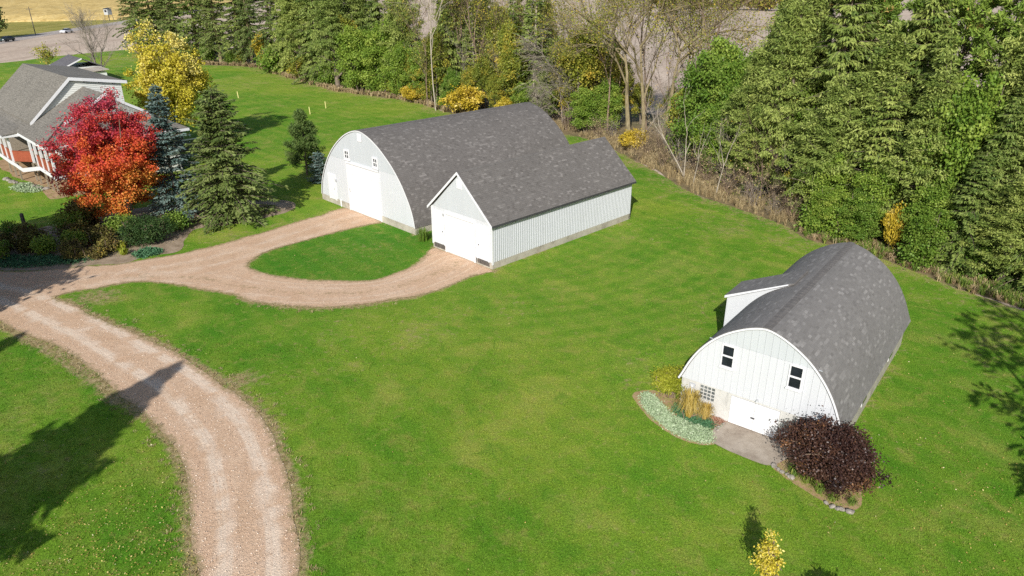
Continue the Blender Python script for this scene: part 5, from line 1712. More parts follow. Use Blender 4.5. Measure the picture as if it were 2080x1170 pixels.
cover('deck_cover', densify([(-44.2, 61.2), (-42.2, 59.6), (-41.0, 60.2), (-43.6, 62.4)], 0.2), 260, 0.3, 'f_silver', 'pale green ground cover mound below the deck', 7, 0.14)
for i in range(10):
    t = i / 9
    o = link('bank_rock', rocks[i % 4]); o.location = (-46.6 + 5.6 * t + rk.normal(0, 0.1), 64.0 - 3.6 * t + rk.normal(0, 0.15), 0.06); k = rk.uniform(1.6, 2.6); o.scale = (k, k, k * 0.8); o.rotation_euler = (0, 0, rk.uniform(0, 6))
    tag(o, 'pale boulder in the row below the house deck', 'stone', 'boulders below the deck')

# posts, stakes, bollard
p_ = MB().box(-0.09, 0.09, -0.09, 0.09, -0.2, 1.4).add([(-0.09, -0.09, 1.4), (0.09, -0.09, 1.4), (0.09, 0.09, 1.4), (-0.09, 0.09, 1.4), (0, 0, 1.5)], [(0, 1, 4), (1, 2, 4), (2, 3, 4), (3, 0, 4)]).build('wooden_post', M['darktimber'])
p_.location = (-35.4, 49.1, 0); tag(p_, 'weathered dark wooden post in the grass below the house', 'post')
for i, (x, y, lb) in enumerate(((-42.0, 111.8, 'pale yellow survey stake nearest the yellow tree'), (-27.26, 97.5, 'pale yellow survey stake in the back lawn, nearer of the right pair'), (-26.25, 102.2, 'pale yellow survey stake in the back lawn, farther of the right pair'))):
    s_ = MB().box(-0.05, 0.05, -0.02, 0.02, -0.1, 0.95).add([(-0.05, -0.02, 0.95), (0.05, -0.02, 0.95), (0.05, 0.02, 0.95), (-0.05, 0.02, 0.95), (0, 0, 1.02)], [(0, 1, 4), (1, 2, 4), (2, 3, 4), (3, 0, 4)]).build('survey_stake', M['stake'])
    s_.location = (x, y, 0); s_.rotation_euler = (0.04 * i, -0.06, 0.5); tag(s_, lb, 'stake', 'survey stakes on the back lawn')
bo = empty('pipe_bollard', (-13.75, 55.35, 0), 0, 'short white pipe bollard beside the large barn door', 'bollard')
MB().cyl(0, 0, -0.2, 0.62, 0.09, 0.09, 12).build('pipe', M['trim'], bo)
MB().cyl(0, 0, 0.62, 0.70, 0.10, 0.05, 12).build('cap', M['metal'], bo)
plant('tall_grass', [('blades', tuft(140, 260, 0.85, 0.45, 'f_green', 0.6, 0.014, base_r=0.3))], -6.25, 47.1, 1.0, 0, 'tuft of tall grass in the gap between the large barn and garage', 'grass')

# ------------------------------------------------------------------ cars, pole, transformer on the road
def car(x, y, rz, paint, label):
    c = empty('car', (x, y, -0.02), rz, label, 'car', 'cars on the road')
    b = MB()
    prof = [(-2.2, 0.35), (-2.25, 0.75), (-2.05, 0.98), (-1.2, 1.02), (0.9, 1.0), (1.9, 0.88), (2.2, 0.7), (2.2, 0.35)]
    k = len(prof)
    V = [(px, -0.88, pz) for px, pz in prof] + [(px, 0.88, pz) for px, pz in prof]
    b.add(V, [tuple(range(k)), tuple(range(2 * k - 1, k - 1, -1))] + [(i, i + k, (i + 1) % k + k, (i + 1) % k) for i in range(k)])
    b.build('body', M[paint], c, 0.05)
    cab = [(-1.75, 1.0), (-1.2, 1.46), (0.2, 1.48), (1.0, 1.0)]
    V = [(px, -0.78 + 0.14 * (pz > 1.2), pz) for px, pz in cab] + [(px, 0.78 - 0.14 * (pz > 1.2), pz) for px, pz in cab]
    MB().add(V, [(0, 1, 2, 3), (7, 6, 5, 4), (0, 4, 5, 1), (1, 5, 6, 2), (2, 6, 7, 3), (3, 7, 4, 0)]).build('cabin_glass', M['glass'], c)
    MB().box(-1.2, 0.2, -0.62, 0.62, 1.475, 1.51).build('roof', M[paint], c)
    for sx in (-1.35, 1.4):
        for sy in (-0.85, 0.85):
            m = MB()
            n = 14
            vs_ = [(sx + 0.33 * math.cos(6.283 * i / n), sy - 0.1, 0.33 + 0.33 * math.sin(6.283 * i / n)) for i in range(n)] + [(sx + 0.33 * math.cos(6.283 * i / n), sy + 0.1, 0.33 + 0.33 * math.sin(6.283 * i / n)) for i in range(n)]
            m.add(vs_, [(i, (i + 1) % n, n + (i + 1) % n, n + i) for i in range(n)] + [tuple(range(n - 1, -1, -1)), tuple(range(n, 2 * n))])
            m.build('wheel', M['rubber'], c)
    for sy in (-0.65, 0.65):
        MB().box(2.17, 2.22, sy - 0.16, sy + 0.16, 0.6, 0.75).build('headlight', M['lamp'], c)


car(-149.6, 253.5, R(-96), 'carwhite', 'white car driving along the far road')
car(-147.5, 219.5, R(-97), 'cardark', 'dark car with bright front on the road at left edge')
pl = empty('utility_pole', (-155.5, 246, 0), 0, 'thin dark utility pole beside the far road', 'pole')
MB().cyl(0, 0, 0, 8.5, 0.14, 0.10, 8).build('pole', M['darktimber'], pl)
MB().box(-1.0, 1.0, -0.06, 0.06, 7.7, 7.85).build('crossarm', M['darktimber'], pl)
tr_ = empty('deer_stand', (-173.5, 327.5, 0), R(-20), 'grey boxed stand on legs at the corn field edge', 'stand')
MB().box(-1.1, 1.1, -1.1, 1.1, 2.4, 4.8).build('cabin', M['metal'], tr_)
MB().slab([(-1.4, -1.4, 4.85), (1.4, -1.4, 4.85), (1.4, 1.4, 5.2), (-1.4, 1.4, 5.2)], 0.08).build('roof', M['darkmetal'], tr_)
MB().box(-0.6, 0.6, -1.13, -1.1, 3.5, 4.3).build('window', M['glass'], tr_)
for sx in (-1, 1):
    for sy in (-1, 1):
        MB().bar((sx * 1.25, sy * 1.25, 0), (sx * 0.95, sy * 0.95, 2.4), 0.12, 0.12, (1, 0, 0)).build('leg', M['darktimber'], tr_)

# ------------------------------------------------------------------ tree belt
SPR = [spruce(201, 20, 3.7, 0.04, 0.38, 7, 0.55, 36, 'f_spruce', 'bark', 0.48, 0.064, 0.12, 0.78, 2.0),
       spruce(202, 20, 3.4, 0.06, 0.42, 6, 0.65, 36, 'f_spruce', 'bark', 0.52, 0.064, 0.18, 0.82, 2.4),
       spruce(203, 20, 4.0, 0.03, 0.38, 7, 0.50, 34, 'f_spruce', 'bark', 0.48, 0.066, 0.16, 0.72, 1.8)]
FIR = [decid(207, 20, 2.9, 0.5, ncl=420, lpc=100, ls=0.36, clr=0.60, mat='f_spruce', nl=60, outer=0.5, flat=0.5, lw=0.15, lumps=0.25, rag=0.24, cone=0.85, hangd=-0.9, tmean=0.62),
       decid(208, 20, 3.2, 0.8, ncl=380, lpc=105, ls=0.38, clr=0.66, mat='f_spruce', nl=60, outer=0.5, flat=0.5, lw=0.15, lumps=0.3, rag=0.30, cone=0.75, hangd=-0.9, tmean=0.60)]
SPT = [spruce(204, 20, 3.6, 0.14, 0.44, 6, 0.5, 24, 'f_spruced', 'barkpale', 0.50, 0.085, 0.20, 0.70, 0.9),
       spruce(205, 20, 3.9, 0.11, 0.46, 6, 0.55, 24, 'f_spruce', 'barkpale', 0.50, 0.085, 0.20, 0.70, 0.9)]
SPX = spruce(206, 16, 2.6, 0.10, 0.50, 5, 0.45, 22, 'f_spruce', 'barkbirch', 0.42, 0.07, 0.28, 0.7, 0.8)
PIN = [pine(211, 17, 3.5, 0.22, 'f_pine', 'bark', 75, 8, 30, 0.42, 0.045, 0.45),
       pine(212, 17, 3.8, 0.28, 'f_pine', 'bark', 70, 8, 30, 0.42, 0.045, 0.40)]
DEC = [decid(221, 10, 3.2, 0.3, ncl=150, lpc=170, ls=0.20, clr=0.72, mat='f_green', nl=14, multi=2, rag=0.25),
       decid(222, 10, 2.7, 0.2, ncl=140, lpc=170, ls=0.19, clr=0.68, mat='f_green', nl=12, multi=3, rag=0.25),
       decid(223, 10, 2.9, 1.2, ncl=120, lpc=120, ls=0.20, clr=0.70, mat='f_ygreen', nl=14, multi=2, lumps=0.4, rag=0.3)]
ASH = decid(224, 10, 3.2, 2.0, ncl=110, lpc=110, ls=0.23, clr=0.75, mat='f_ygreen', nl=16, multi=2, lumps=0.5, rag=0.3, tintf=lambda B, rng: 0.60 + 0.34 * np.sin(B[:, 0] * 1.1 + 2) * np.cos(B[:, 1] * 0.9 + B[:, 2] * 0.5))
SAP = [bare(253, 9, 0.7, 'twig', 4, 0.09, 0.2, 260, 'f_ygreen', 1, (4, 5), 0.18, 0.4, tf=0.62), bare(254, 9, 0.85, 'twiggrey', 4, 0.09, 0.15, 120, 'f_dry', 2, (4, 5), 0.16, 0.4)]
YEL = decid(225, 4, 2.2, 0.1, ncl=80, lpc=85, ls=0.22, clr=0.55, mat='f_yellow', bark='twig', multi=5, nl=10, lumps=0.4)
BAR = [bare(231, 19, 0.95, 'barkpale', 5, 0.34, 0.45, 4000, 'f_ygreen', 1, (4, 4), 0.18, 0.3),
       bare(232, 19, 1.05, 'barkpale', 5, 0.32, 0.40, 2500, 'f_ygreen', 1, (4, 4), 0.17, 0.3),
       bare(233, 18, 0.8, 'twig', 5, 0.20, 0.35, 3000, 'f_ygreen', 1, (4, 4), 0.18, 0.4)]
BIR = [bare(241, 6.0, 0.75, 'barkbirch', 4, 0.10, 0.35, 0, multi=2, kids=(2, 3)), bare(242, 5.0, 0.55, 'barkbirch', 3, 0.06, 0.5, 0, kids=(2, 3))]
BRU = [bare(251, 2.6, 1.15, 'twig', 4, 0.07, 0.05, 160, 'f_dry', 6, (3, 4), 0.10, 0.3), bare(252, 2.4, 1.25, 'twiggrey', 4, 0.06, 0.05, 60, 'f_ygreen', 6, (3, 4), 0.10, 0.2)]
UND = [decid(261, 3, 1.7, 0.0, ncl=50, lpc=80, ls=0.20, clr=0.55, mat='f_green', bark='twig', multi=4, nl=8), decid(262, 3, 1.5, 0.0, ncl=45, lpc=70, ls=0.18, clr=0.5, mat='f_ygreen', bark='twig', multi=4, nl=8)]

rt = np.random.default_rng(99)


def T(kind, pair, h0, x, y, h, label, cat='tree', group='trees in the belt behind the barns', wide=1.0, names=('trunk', 'crown'), rz=None):
    s = h / h0
    t = plant(kind, tc(pair, *names), x, y, s * wide, rt.uniform(0, 6.28) if rz is None else rz, label, cat, group, sz=s)
    return t


# far left conifers
T('spruce_tree', SPT[0], 20, -91, 183, 21, 'leftmost dark conifer of the tree belt, by the far road', wide=1.25)
T('spruce_tree', SPT[1], 20, -84, 177, 22, 'second conifer from the left end of the tree belt', wide=1.25)
T('spruce_tree', SPT[0], 20, -77, 171, 21, 'third conifer from the left end, behind the yellow tree top', wide=1.25)
T('spruce_tree', SPT[1], 20, -70, 166.5, 22, 'fourth conifer from the left end, right of the yellow tree top', wide=1.2)
T('spruce_tree', SPT[0], 20, -63, 161, 22, 'tall conifer with bare lower trunk above the back lawn corner', wide=1.15)
T('spruce_tree', SPT[1], 20, -57.5, 158.5, 21, 'tall conifer with pale trunk left of the small yellow tree', wide=1.05)
T('spruce_tree', SPT[0], 20, -54.3, 155.5, 20, 'slim pale-trunked conifer just left of the small yellow tree', wide=0.9)
T('yellow_belt_tree', YEL, 4, -51.2, 153.2, 7.6, 'small golden tree glowing among dark conifers of the far belt', wide=0.55)
T('spruce_tree', SPT[0], 20, -48.5, 152, 21, 'tall conifer right of the small golden belt tree', wide=1.15)
T('round_bush', UND[0], 3, -44.8, 142.6, 5.6, 'rounded dark green bush at the bend of the back lawn', 'bush', None, 1.25, ('stems', 'foliage'))
T('spruce_tree', SPR[0], 20, -42.3, 142.5, 21, 'full spruce behind the rounded bush at the lawn bend', wide=1.15)
T('spruce_tree', FIR[1], 20, -38.3, 135.0, 20, 'full spruce right of the rounded bush', wide=1.1)
T('round_bush', UND[1], 3, -37.4, 131.9, 4.2, 'yellow-green bush at the foot of the spruces above the stakes', 'bush', None, 1.2, ('stems', 'foliage'))
T('spruce_tree', SPR[2], 20, -33.5, 128.5, 21, 'broad spruce above the survey stakes', wide=1.1)
T('spruce_tree', FIR[0], 20, -28.6, 120.8, 20, 'dark spruce with low boughs sweeping onto the back lawn', wide=1.1)
T('broadleaf_tree', DEC[0], 10, -24.2, 117.8, 12, 'bright green broadleaf tree right of the low-bough spruce')
T('broadleaf_tree', DEC[1], 10, -19.8, 114.0, 13, 'second bright green broadleaf tree above the barn ridge at left')
T('spruce_tree', SPR[1], 20, -21.5, 120.5, 20, 'tall spruce behind the bright green broadleaf trees')
T('spruce_tree', FIR[1], 20, -16.3, 113.0, 19, 'tall spruce left of the slim pale birch')
T('broadleaf_tree', DEC[2], 10, -14.2, 109.5, 9, 'thin yellow-green tree left of the slim birch')
T('birch_tree', bare(243, 16, 0.6, 'barkbirch', 3, 0.11, 0.5, 1500, 'f_ygreen', 1, (6, 8), 0.20, 0.1, tf=0.9), 16, -10.5, 100.2, 16, 'slim pale-trunked birch left of the golden bush')
T('golden_bush', YEL, 4, -6.0, 97.0, 4.3, 'rounded golden-yellow bush behind the large barn ridge', 'bush', None, 1.35, ('stems', 'foliage'), 0.4)
T('golden_bush', YEL, 4, -0.7, 93.8, 3.2, 'smaller yellow-green bush right of the rounded golden bush', 'bush', None, 0.9, ('stems', 'foliage'))
T('golden_bush', YEL, 4, -14.8, 107.2, 3.0, 'low yellow bush at the lawn edge left of the birch', 'bush', None, 1.2, ('stems', 'foliage'))
T('bare_belt_tree', BAR[2], 18, -8.5, 106.5, 17, 'leafless grey tree behind the slim birch', wide=0.9)
T('bare_belt_tree', BAR[2], 18, -4.0, 102.5, 18, 'leafless dark-trunked tree above the rounded golden bush')
T('broadleaf_tree', DEC[2], 10, -3.6, 99.2, 8.5, 'thin yellow-green tree behind the golden bush', wide=0.9)
T('bare_belt_tree', BAR[1], 19, -1.2, 104.0, 17, 'leafless forked tree against the tan field above the barn', wide=0.9)
T('spruce_tree', SPX, 16, 0.2, 97.0, 15, 'thin open spruce above the middle of the barn ridge', wide=1.1)
T('spruce_tree', SPX, 16, 3.0, 93.0, 17, 'ragged pale-trunked spruce above the far end of the barn', wide=1.25)
T('broadleaf_tree', DEC[2], 10, 1.2, 99.8, 14, 'tall yellow-green tree behind the ragged spruces', wide=0.8)
T('dead_spruce', bare(244, 14, 1.3, 'twiggrey', 3, 0.14, 0.05, 300, 'f_dry', 1, (12, 16), 0.15, -0.3), 14, 6.3, 88.4, 12, 'dead grey spruce just off the far barn gable')
T('golden_ash', ASH, 10, 8.3, 86.5, 12.5, 'tree with mixed gold and green leaves right of the barn end', wide=0.95)
T('broadleaf_tree', DEC[0], 10, 8.9, 84.5, 6.2, 'low dark-green leafy tree under the gold and green one', wide=1.15)
T('golden_ash', ASH, 10, 11.2, 88.5, 11, 'second gold-tinged tree left of the big bare trunks', wide=0.8)
T('bare_belt_tree', BAR[1], 19, 8.8, 97.5, 17, 'leafless tree standing against the tan field behind the gold tree')
T('bare_belt_tree', BAR[0], 19, 13.2, 79.4, 20, 'big bare tree with pale trunk, left of the trio', rz=0.4)
T('bare_belt_tree', BAR[1], 19, 14.9, 80.6, 20.5, 'big bare tree with pale trunk, middle of the trio', rz=2.2)
T('bare_belt_tree', BAR[0], 19, 17.0, 80.2, 20, 'big bare tree with spreading dark limbs, right of the trio', rz=3.6)
T('golden_bush', YEL, 4, 12.9, 75.0, 2.6, 'yellow bush at the feet of the big bare trunks', 'bush', None, 1.2, ('stems', 'foliage'))
T('bare_belt_tree', BAR[2], 18, 22.5, 84, 16, 'dark leafless tree behind the bare trio', wide=0.9)
# right half
T('broadleaf_tree', DEC[0], 10, 18.9, 67.6, 12.5, 'bright green broadleaf tree right of the bare trio', wide=0.95)
T('broadleaf_tree', DEC[1], 10, 18.6, 63.6, 8.5, 'green leafy tree behind the slender forked birch')
T('spruce_tree', SPR[1], 20, 21.6, 60.5, 15, 'grey-green ragged spruce above the brown brush')
T('birch_sapling', BIR[0], 6, 15.9, 63.9, 7.6, 'forked slender pale birch at the brushy lawn edge', rz=0.4)
T('birch_sapling', BIR[1], 5, 16.0, 61.2, 5.2, 'thin leaning birch right of the forked one', rz=1.4)
T('birch_sapling', BIR[1], 5, 17.0, 57.6, 5.8, 'slender birch with bent white trunk at the brush front', rz=2.6)
T('birch_sapling', BIR[1], 5, 21.5, 52.4, 5.4, 'lone pale birch sapling before the green bushes', rz=4.0)
T('spruce_tree', FIR[0], 20, 21.6, 56.6, 17, 'olive spruce behind the brown brush', wide=1.0)
T('spruce_tree', SPR[2], 20, 23.9, 53.6, 19, 'full olive spruce right of the brown brush', wide=0.95)
T('spruce_tree', FIR[1], 20, 25.6, 50.3, 15, 'full olive spruce above the tall green bushes', wide=1.25)
T('spruce_tree', SPR[0], 20, 27.8, 47.6, 14, 'drooping olive spruce behind the yellow-flecked bush', wide=1.25)
T('broadleaf_tree', DEC[1], 10, 28.3, 44.6, 13.5, 'tall bright green broadleaf tree among the right spruces', wide=0.75)
T('spruce_tree', FIR[0], 20, 30.6, 42.3, 13.5, 'drooping spruce right of the tall green broadleaf', wide=1.3)
T('spruce_tree', SPT[1], 20, 33.2, 38.4, 15.5, 'dark spruce at the right edge of the picture', wide=1.0)
T('spruce_tree', SPR[1], 20, 30.2, 38.3, 9.5, 'lower spruce with grey limbs at the lawn edge, far right', wide=1.5)
T('spruce_tree', FIR[1], 20, 32.6, 35.2, 9, 'lowest spruce at the far right lawn edge', wide=1.5)
T('spruce_tree', SPT[0], 20, 36.5, 34.5, 20, 'dark spruce partly outside the right edge')
T('round_bush', DEC[1], 10, 22.9, 49.6, 6.6, 'tall green bush right of the lone birch sapling', 'bush', None, 0.95, ('stems', 'foliage'))
T('round_bush', DEC[0], 10, 24.6, 46.9, 7.0, 'yellow-green tall bush behind the small barn roof', 'bush', None, 0.85, ('stems', 'foliage'))
T('round_bush', DEC[1], 10, 26.9, 43.4, 6.5, 'dense dark green bush right of the small barn roof', 'bush', None, 1.0, ('stems', 'foliage'))
T('golden_bush', YEL, 4, 25.3, 44.6, 3.8, 'narrow yellow bush behind the small barn roof', 'bush', None, 0.42, ('stems', 'foliage'))
T('round_bush', UND[0], 3, 28.6, 40.6, 3.2, 'low dark green bush at the lawn edge under the right spruces', 'bush', None, 1.1, ('stems', 'foliage'))
# second row
for i, (x, y, h, lb) in enumerate(((27, 60, 18, 'fresh green pine behind the olive spruces, left one'), (30.5, 55.5, 17, 'fresh green pine behind the olive spruces, second'), (34.0, 51.0, 18, 'fresh green pine at upper right, third'), (37.6, 46.5, 17, 'fresh green pine at upper right, fourth'), (41, 41, 18, 'fresh green pine nearest the right edge'), (24.4, 64.5, 17, 'fresh green pine right of the bright broadleaf tree'))):
    T('pine_tree', PIN[i % 2], 17, x, y, h, lb)
for i, (x, y, h, lb) in enumerate(((-86, 190, 22, 'rear conifer at the left end of the belt'), (-72, 179, 22, 'rear conifer behind the yellow tree'), (-60, 170, 22, 'rear conifer above the back lawn corner'), (-44, 157, 22, 'rear conifer behind the small golden belt tree'), (-34, 143, 22, 'rear conifer behind the lawn bend'), (-26, 131, 21, 'rear conifer above the survey stakes'))):
    T('spruce_tree', SPT[i % 2], 20, x, y, h, lb, wide=1.15)
for i, (x, y, h, lb) in enumerate(((23.8, 71, 9, 'leafy green tree in the rear row right of the bare trio'), (-12, 116, 11, 'green tree in the rear row behind the slim birch'))):
    T('broadleaf_tree', DEC[i % 2], 10, x, y, h, lb)
# fill of the middle of the belt
for kind, pr, h0, x, y, h, w, lb in (
        ('broadleaf_tree', DEC[0], 10, -12.6, 108.5, 10, 0.9, 'mid green tree left of the slim birch, behind the low yellow bush'),
        ('spruce_tree', SPR[1], 20, -10.0, 111.5, 19, 0.9, 'ragged spruce directly behind the slim birch'),
        ('broadleaf_tree', DEC[1], 10, -8.0, 101.2, 6.5, 0.9, 'low green tree at the left shoulder of the rounded golden bush'),
        ('spruce_tree', SPX, 16, -5.4, 104.5, 14, 1.0, 'thin spruce between the two leafless grey trees'),
        ('broadleaf_tree', DEC[2], 10, -2.2, 96.2, 6.5, 1.0, 'olive leafy tree just right of the rounded golden bush'),
        ('broadleaf_tree', DEC[2], 10, 0.9, 95.2, 11.5, 0.95, 'yellow-green leafy tree wrapped round the thin open spruce'),
        ('broadleaf_tree', DEC[0], 10, 3.4, 95.6, 10.5, 0.8, 'green leafy tree behind the ragged pale-trunked spruce'),
        ('spruce_tree', FIR[0], 20, 4.8, 91.6, 10, 1.1, 'low spruce beside the ragged one, off the barn end'),
        ('broadleaf_tree', DEC[2], 10, 6.8, 92.0, 12, 0.85, 'olive tree between the dead spruce and the gold tree'),
        ('golden_ash', ASH, 10, 6.9, 88.9, 8.5, 0.8, 'gold-flecked tree behind the dead grey spruce'),
        ('broadleaf_tree', DEC[1], 10, 11.3, 84.8, 7.5, 0.95, 'green leafy tree left of the big bare trunks'),
        ('broadleaf_tree', DEC[2], 10, 13.4, 90.5, 9, 0.9, 'olive leafy tree seen between the big bare trunks'),
        ('bare_belt_tree', BAR[2], 18, 3.8, 101.5, 18, 1.0, 'brown leafless tree behind the ragged spruce'),
        ('bare_belt_tree', BAR[2], 18, -13.6, 112.5, 18, 0.9, 'brown leafless tree above the left end of the barn ridge'),
        ('bare_belt_tree', BAR[2], 18, 11.6, 96.5, 17, 0.9, 'brown leafless tree behind the second gold-tinged tree'),
        ('broadleaf_tree', DEC[0], 10, 18.6, 75.5, 7.5, 1.0, 'green leafy tree at the foot of the right bare tree'),
        ('spruce_tree', SPR[2], 20, 27.9, 41.3, 7.5, 1.6, 'spreading low spruce right of the dense dark bush'),
        ('spruce_tree', FIR[1], 20, 29.2, 39.0, 7, 1.7, 'low sweeping spruce boughs at the right lawn edge'),
        ('spruce_tree', SPR[0], 20, 31.0, 36.4, 8, 1.6, 'low sweeping spruce between the two far right ones'),
        ('spruce_tree', FIR[0], 20, 20.0, 58.6, 9, 1.4, 'low grey-green spruce amid the brown brush')):
    T(kind, pr, h0, x, y, h, lb, wide=w)
for kind, pr, h0, x, y, h, w, lb in (
        ('spruce_tree', SPR[1], 20, -41.5, 147.5, 22, 1.1, 'rear spruce filling the gap right of the small golden belt tree'),
        ('spruce_tree', FIR[1], 20, -36.5, 138.5, 21, 1.1, 'rear spruce between the lawn bend and the stakes'),
        ('spruce_tree', SPR[0], 20, -30.5, 133.0, 21, 1.1, 'rear spruce straight above the survey stakes'),
        ('spruce_tree', FIR[0], 20, -25.2, 124.5, 21, 1.0, 'rear spruce behind the low-bough spruce'),
        ('broadleaf_tree', DEC[2], 10, -26.6, 121.5, 14, 0.8, 'tall olive leafy tree beside the low-bough spruce'),
        ('spruce_tree', SPR[0], 20, -18.5, 119.0, 20, 1.0, 'rear spruce above the second bright green broadleaf'),
        ('broadleaf_tree', DEC[0], 10, -17.0, 110.5, 10, 0.8, 'green tree at the lawn edge left of the low yellow bush'),
        ('broadleaf_tree', DEC[2], 10, -11.2, 105.0, 12, 0.8, 'airy olive tree around the slim birch'),
        ('spruce_tree', FIR[1], 20, -7.2, 108.8, 18, 0.8, 'dark spruce between the leafless trees behind the birch'),
        ('broadleaf_tree', DEC[2], 10, -5.6, 100.4, 7, 1.0, 'yellow-green tree directly behind the rounded golden bush'),
        ('broadleaf_tree', DEC[1], 10, 1.6, 92.6, 5.5, 1.1, 'low green tree peeping over the far barn ridge'),
        ('spruce_tree', SPR[1], 20, 2.2, 97.6, 15, 0.9, 'spruce behind the thin open spruces'),
        ('broadleaf_tree', DEC[1], 10, 9.6, 91.6, 10, 0.9, 'green tree behind the gold and green one'),
        ('broadleaf_tree', DEC[0], 10, 20.6, 69.8, 14, 0.8, 'taller green tree behind the bright broadleaf'),
        ('spruce_tree', FIR[0], 20, 23.4, 58.0, 18, 1.0, 'rear olive spruce above the brown brush'),
        ('spruce_tree', SPR[2], 20, 28.4, 51.0, 17, 1.1, 'rear olive spruce behind the full ones'),
        ('spruce_tree', FIR[1], 20, 31.6, 46.0, 15, 1.2, 'rear drooping spruce behind the tall bright broadleaf'),
        ('broadleaf_tree', DEC[2], 10, 22.6, 52.2, 6.5, 0.9, 'yellow-green tree right behind the lone birch sapling')):
    T(kind, pr, h0, x, y, h, lb, wide=w)
for kind, pr, h0, x, y, h, w, lb in (
        ('spruce_tree', SPR[0], 20, -9.2, 107.0, 19, 1.0, 'full spruce right behind the slim birch crown'),
        ('spruce_tree', FIR[0], 20, -4.4, 109.5, 19, 1.0, 'full spruce high above the rounded golden bush'),
        ('spruce_tree', SPR[1], 20, 1.0, 104.5, 19, 0.9, 'full spruce high above the middle of the barn ridge'),
        ('broadleaf_tree', DEC[2], 10, -1.6, 101.6, 16.5, 0.6, 'tall narrow yellow-green tree above the golden bush'),
        ('broadleaf_tree', DEC[2], 10, 4.0, 100.2, 17, 0.6, 'tall narrow yellow-green tree above the far barn end'),
        ('golden_ash', ASH, 10, -0.3, 96.4, 13, 0.6, 'narrow gold-tipped tree right of the golden bush'),
        ('broadleaf_tree', DEC[0], 10, 5.8, 96.4, 11.5, 0.8, 'green tree between the ragged spruce and the dead one'),
        ('golden_ash', ASH, 10, 9.4, 94.8, 12.5, 0.8, 'gold-tinged tree farther back behind the green and gold one'),
        ('broadleaf_tree', DEC[1], 10, 12.0, 91.6, 11, 0.9, 'green tree farther back left of the bare trio'),
        ('broadleaf_tree', DEC[2], 10, 16.2, 90.0, 6, 1.2, 'low olive tree behind the middle bare trunk'),
        ('broadleaf_tree', DEC[2], 10, 19.6, 86.2, 6, 1.2, 'low olive tree behind the right bare trunk'),
        ('spruce_tree', FIR[1], 20, 23.0, 50.8, 11.5, 1.3, 'bushy spruce right of the lone birch sapling'),
        ('spruce_tree', SPR[2], 20, 25.2, 48.0, 11, 1.3, 'bushy spruce between the tall green bushes'),
        ('spruce_tree', FIR[0], 20, 26.9, 45.6, 13, 1.2, 'bushy drooping spruce above the dense dark bush'),
        ('spruce_tree', SPR[0], 20, 29.3, 42.0, 10.5, 1.35, 'bushy spruce right of the dense dark bush'),
        ('spruce_tree', FIR[1], 20, 20.4, 60.4, 13, 1.1, 'bushy spruce behind the slender birches'),
        ('broadleaf_tree', DEC[1], 10, 20.0, 65.2, 11, 0.9, 'green tree right of the bright broadleaf, behind the birches'),
        ('broadleaf_tree', DEC[0], 10, 24.4, 56.0, 12, 0.8, 'bright leafy tree between olive spruces above the brush'),
        ('spruce_tree', SPR[1], 20, 34.6, 42.0, 16, 1.2, 'rear spruce near the upper right corner'),
        ('round_bush', DEC[1], 10, 23.9, 46.4, 4.4, 1.3, 'low green bush at the lawn edge behind the barn roof'),
        ('round_bush', DEC[0], 10, 26.3, 42.2, 4.6, 1.2, 'low green bush at the lawn edge right of the barn roof'),
        ('round_bush', DEC[1], 10, 22.3, 48.0, 4.2, 1.2, 'low green bush at the lawn edge below the bushy spruce')):
    T(kind, pr, h0, x, y, h, lb, 'bush' if kind == 'round_bush' else 'tree', wide=w)
for kind, pr, h0, x, y, h, w, lb in (
        ('bare_belt_tree', BAR[2], 18, 11.2, 83.2, 18, 0.8, 'slim brown leafless tree just left of the bare trio'),
        ('bare_belt_tree', BAR[1], 19, 19.2, 79.4, 19, 0.9, 'pale leafless tree just right of the bare trio'),
        ('bare_belt_tree', BAR[2], 18, 16.2, 86.0, 18, 0.9, 'brown leafless tree seen through the bare trio'),
        ('bare_belt_tree', BAR[2], 18, 20.6, 75.2, 17, 0.8, 'brown leafless tree above the bright green broadleaf'),
        ('broadleaf_tree', DEC[2], 10, 17.6, 74.2, 8, 0.9, 'olive leafy tree left of the bright green broadleaf'),
        ('broadleaf_tree', DEC[0], 10, 21.6, 66.6, 13, 0.9, 'green leafy tree right of the bright green broadleaf'),
        ('spruce_tree', FIR[0], 20, 22.6, 63.0, 17, 1.0, 'spruce behind the grey-green ragged one'),
        ('broadleaf_tree', DEC[1], 10, 26.6, 52.6, 13, 0.8, 'green leafy tree wedged between the full olive spruces'),
        ('broadleaf_tree', DEC[0], 10, 29.6, 47.2, 13, 0.8, 'green leafy tree behind the drooping spruces'),
        ('spruce_tree', SPT[0], 20, 24.8, 61.0, 19, 1.0, 'dark tall spruce behind the brown brush'),
        ('spruce_tree', SPT[1], 20, 26.2, 56.2, 18, 1.0, 'dark tall spruce behind the full olive ones'),
        ('spruce_tree', SPR[0], 20, 32.4, 40.6, 12, 1.3, 'bushy spruce left of the dark right edge spruce'),
        ('pine_tree', PIN[0], 17, 28.6, 58.4, 17, 1.0, 'fresh green pine between the left rear pines'),
        ('pine_tree', PIN[1], 17, 32.6, 54.0, 17, 1.0, 'fresh green pine between the second and third'),
        ('pine_tree', PIN[0], 17, 36.2, 49.6, 17.5, 1.0, 'fresh green pine between the third and fourth'),
        ('pine_tree', PIN[1], 17, 39.6, 44.4, 17, 1.0, 'fresh green pine next to the rightmost one')):
    T(kind, pr, h0, x, y, h, lb, wide=w)
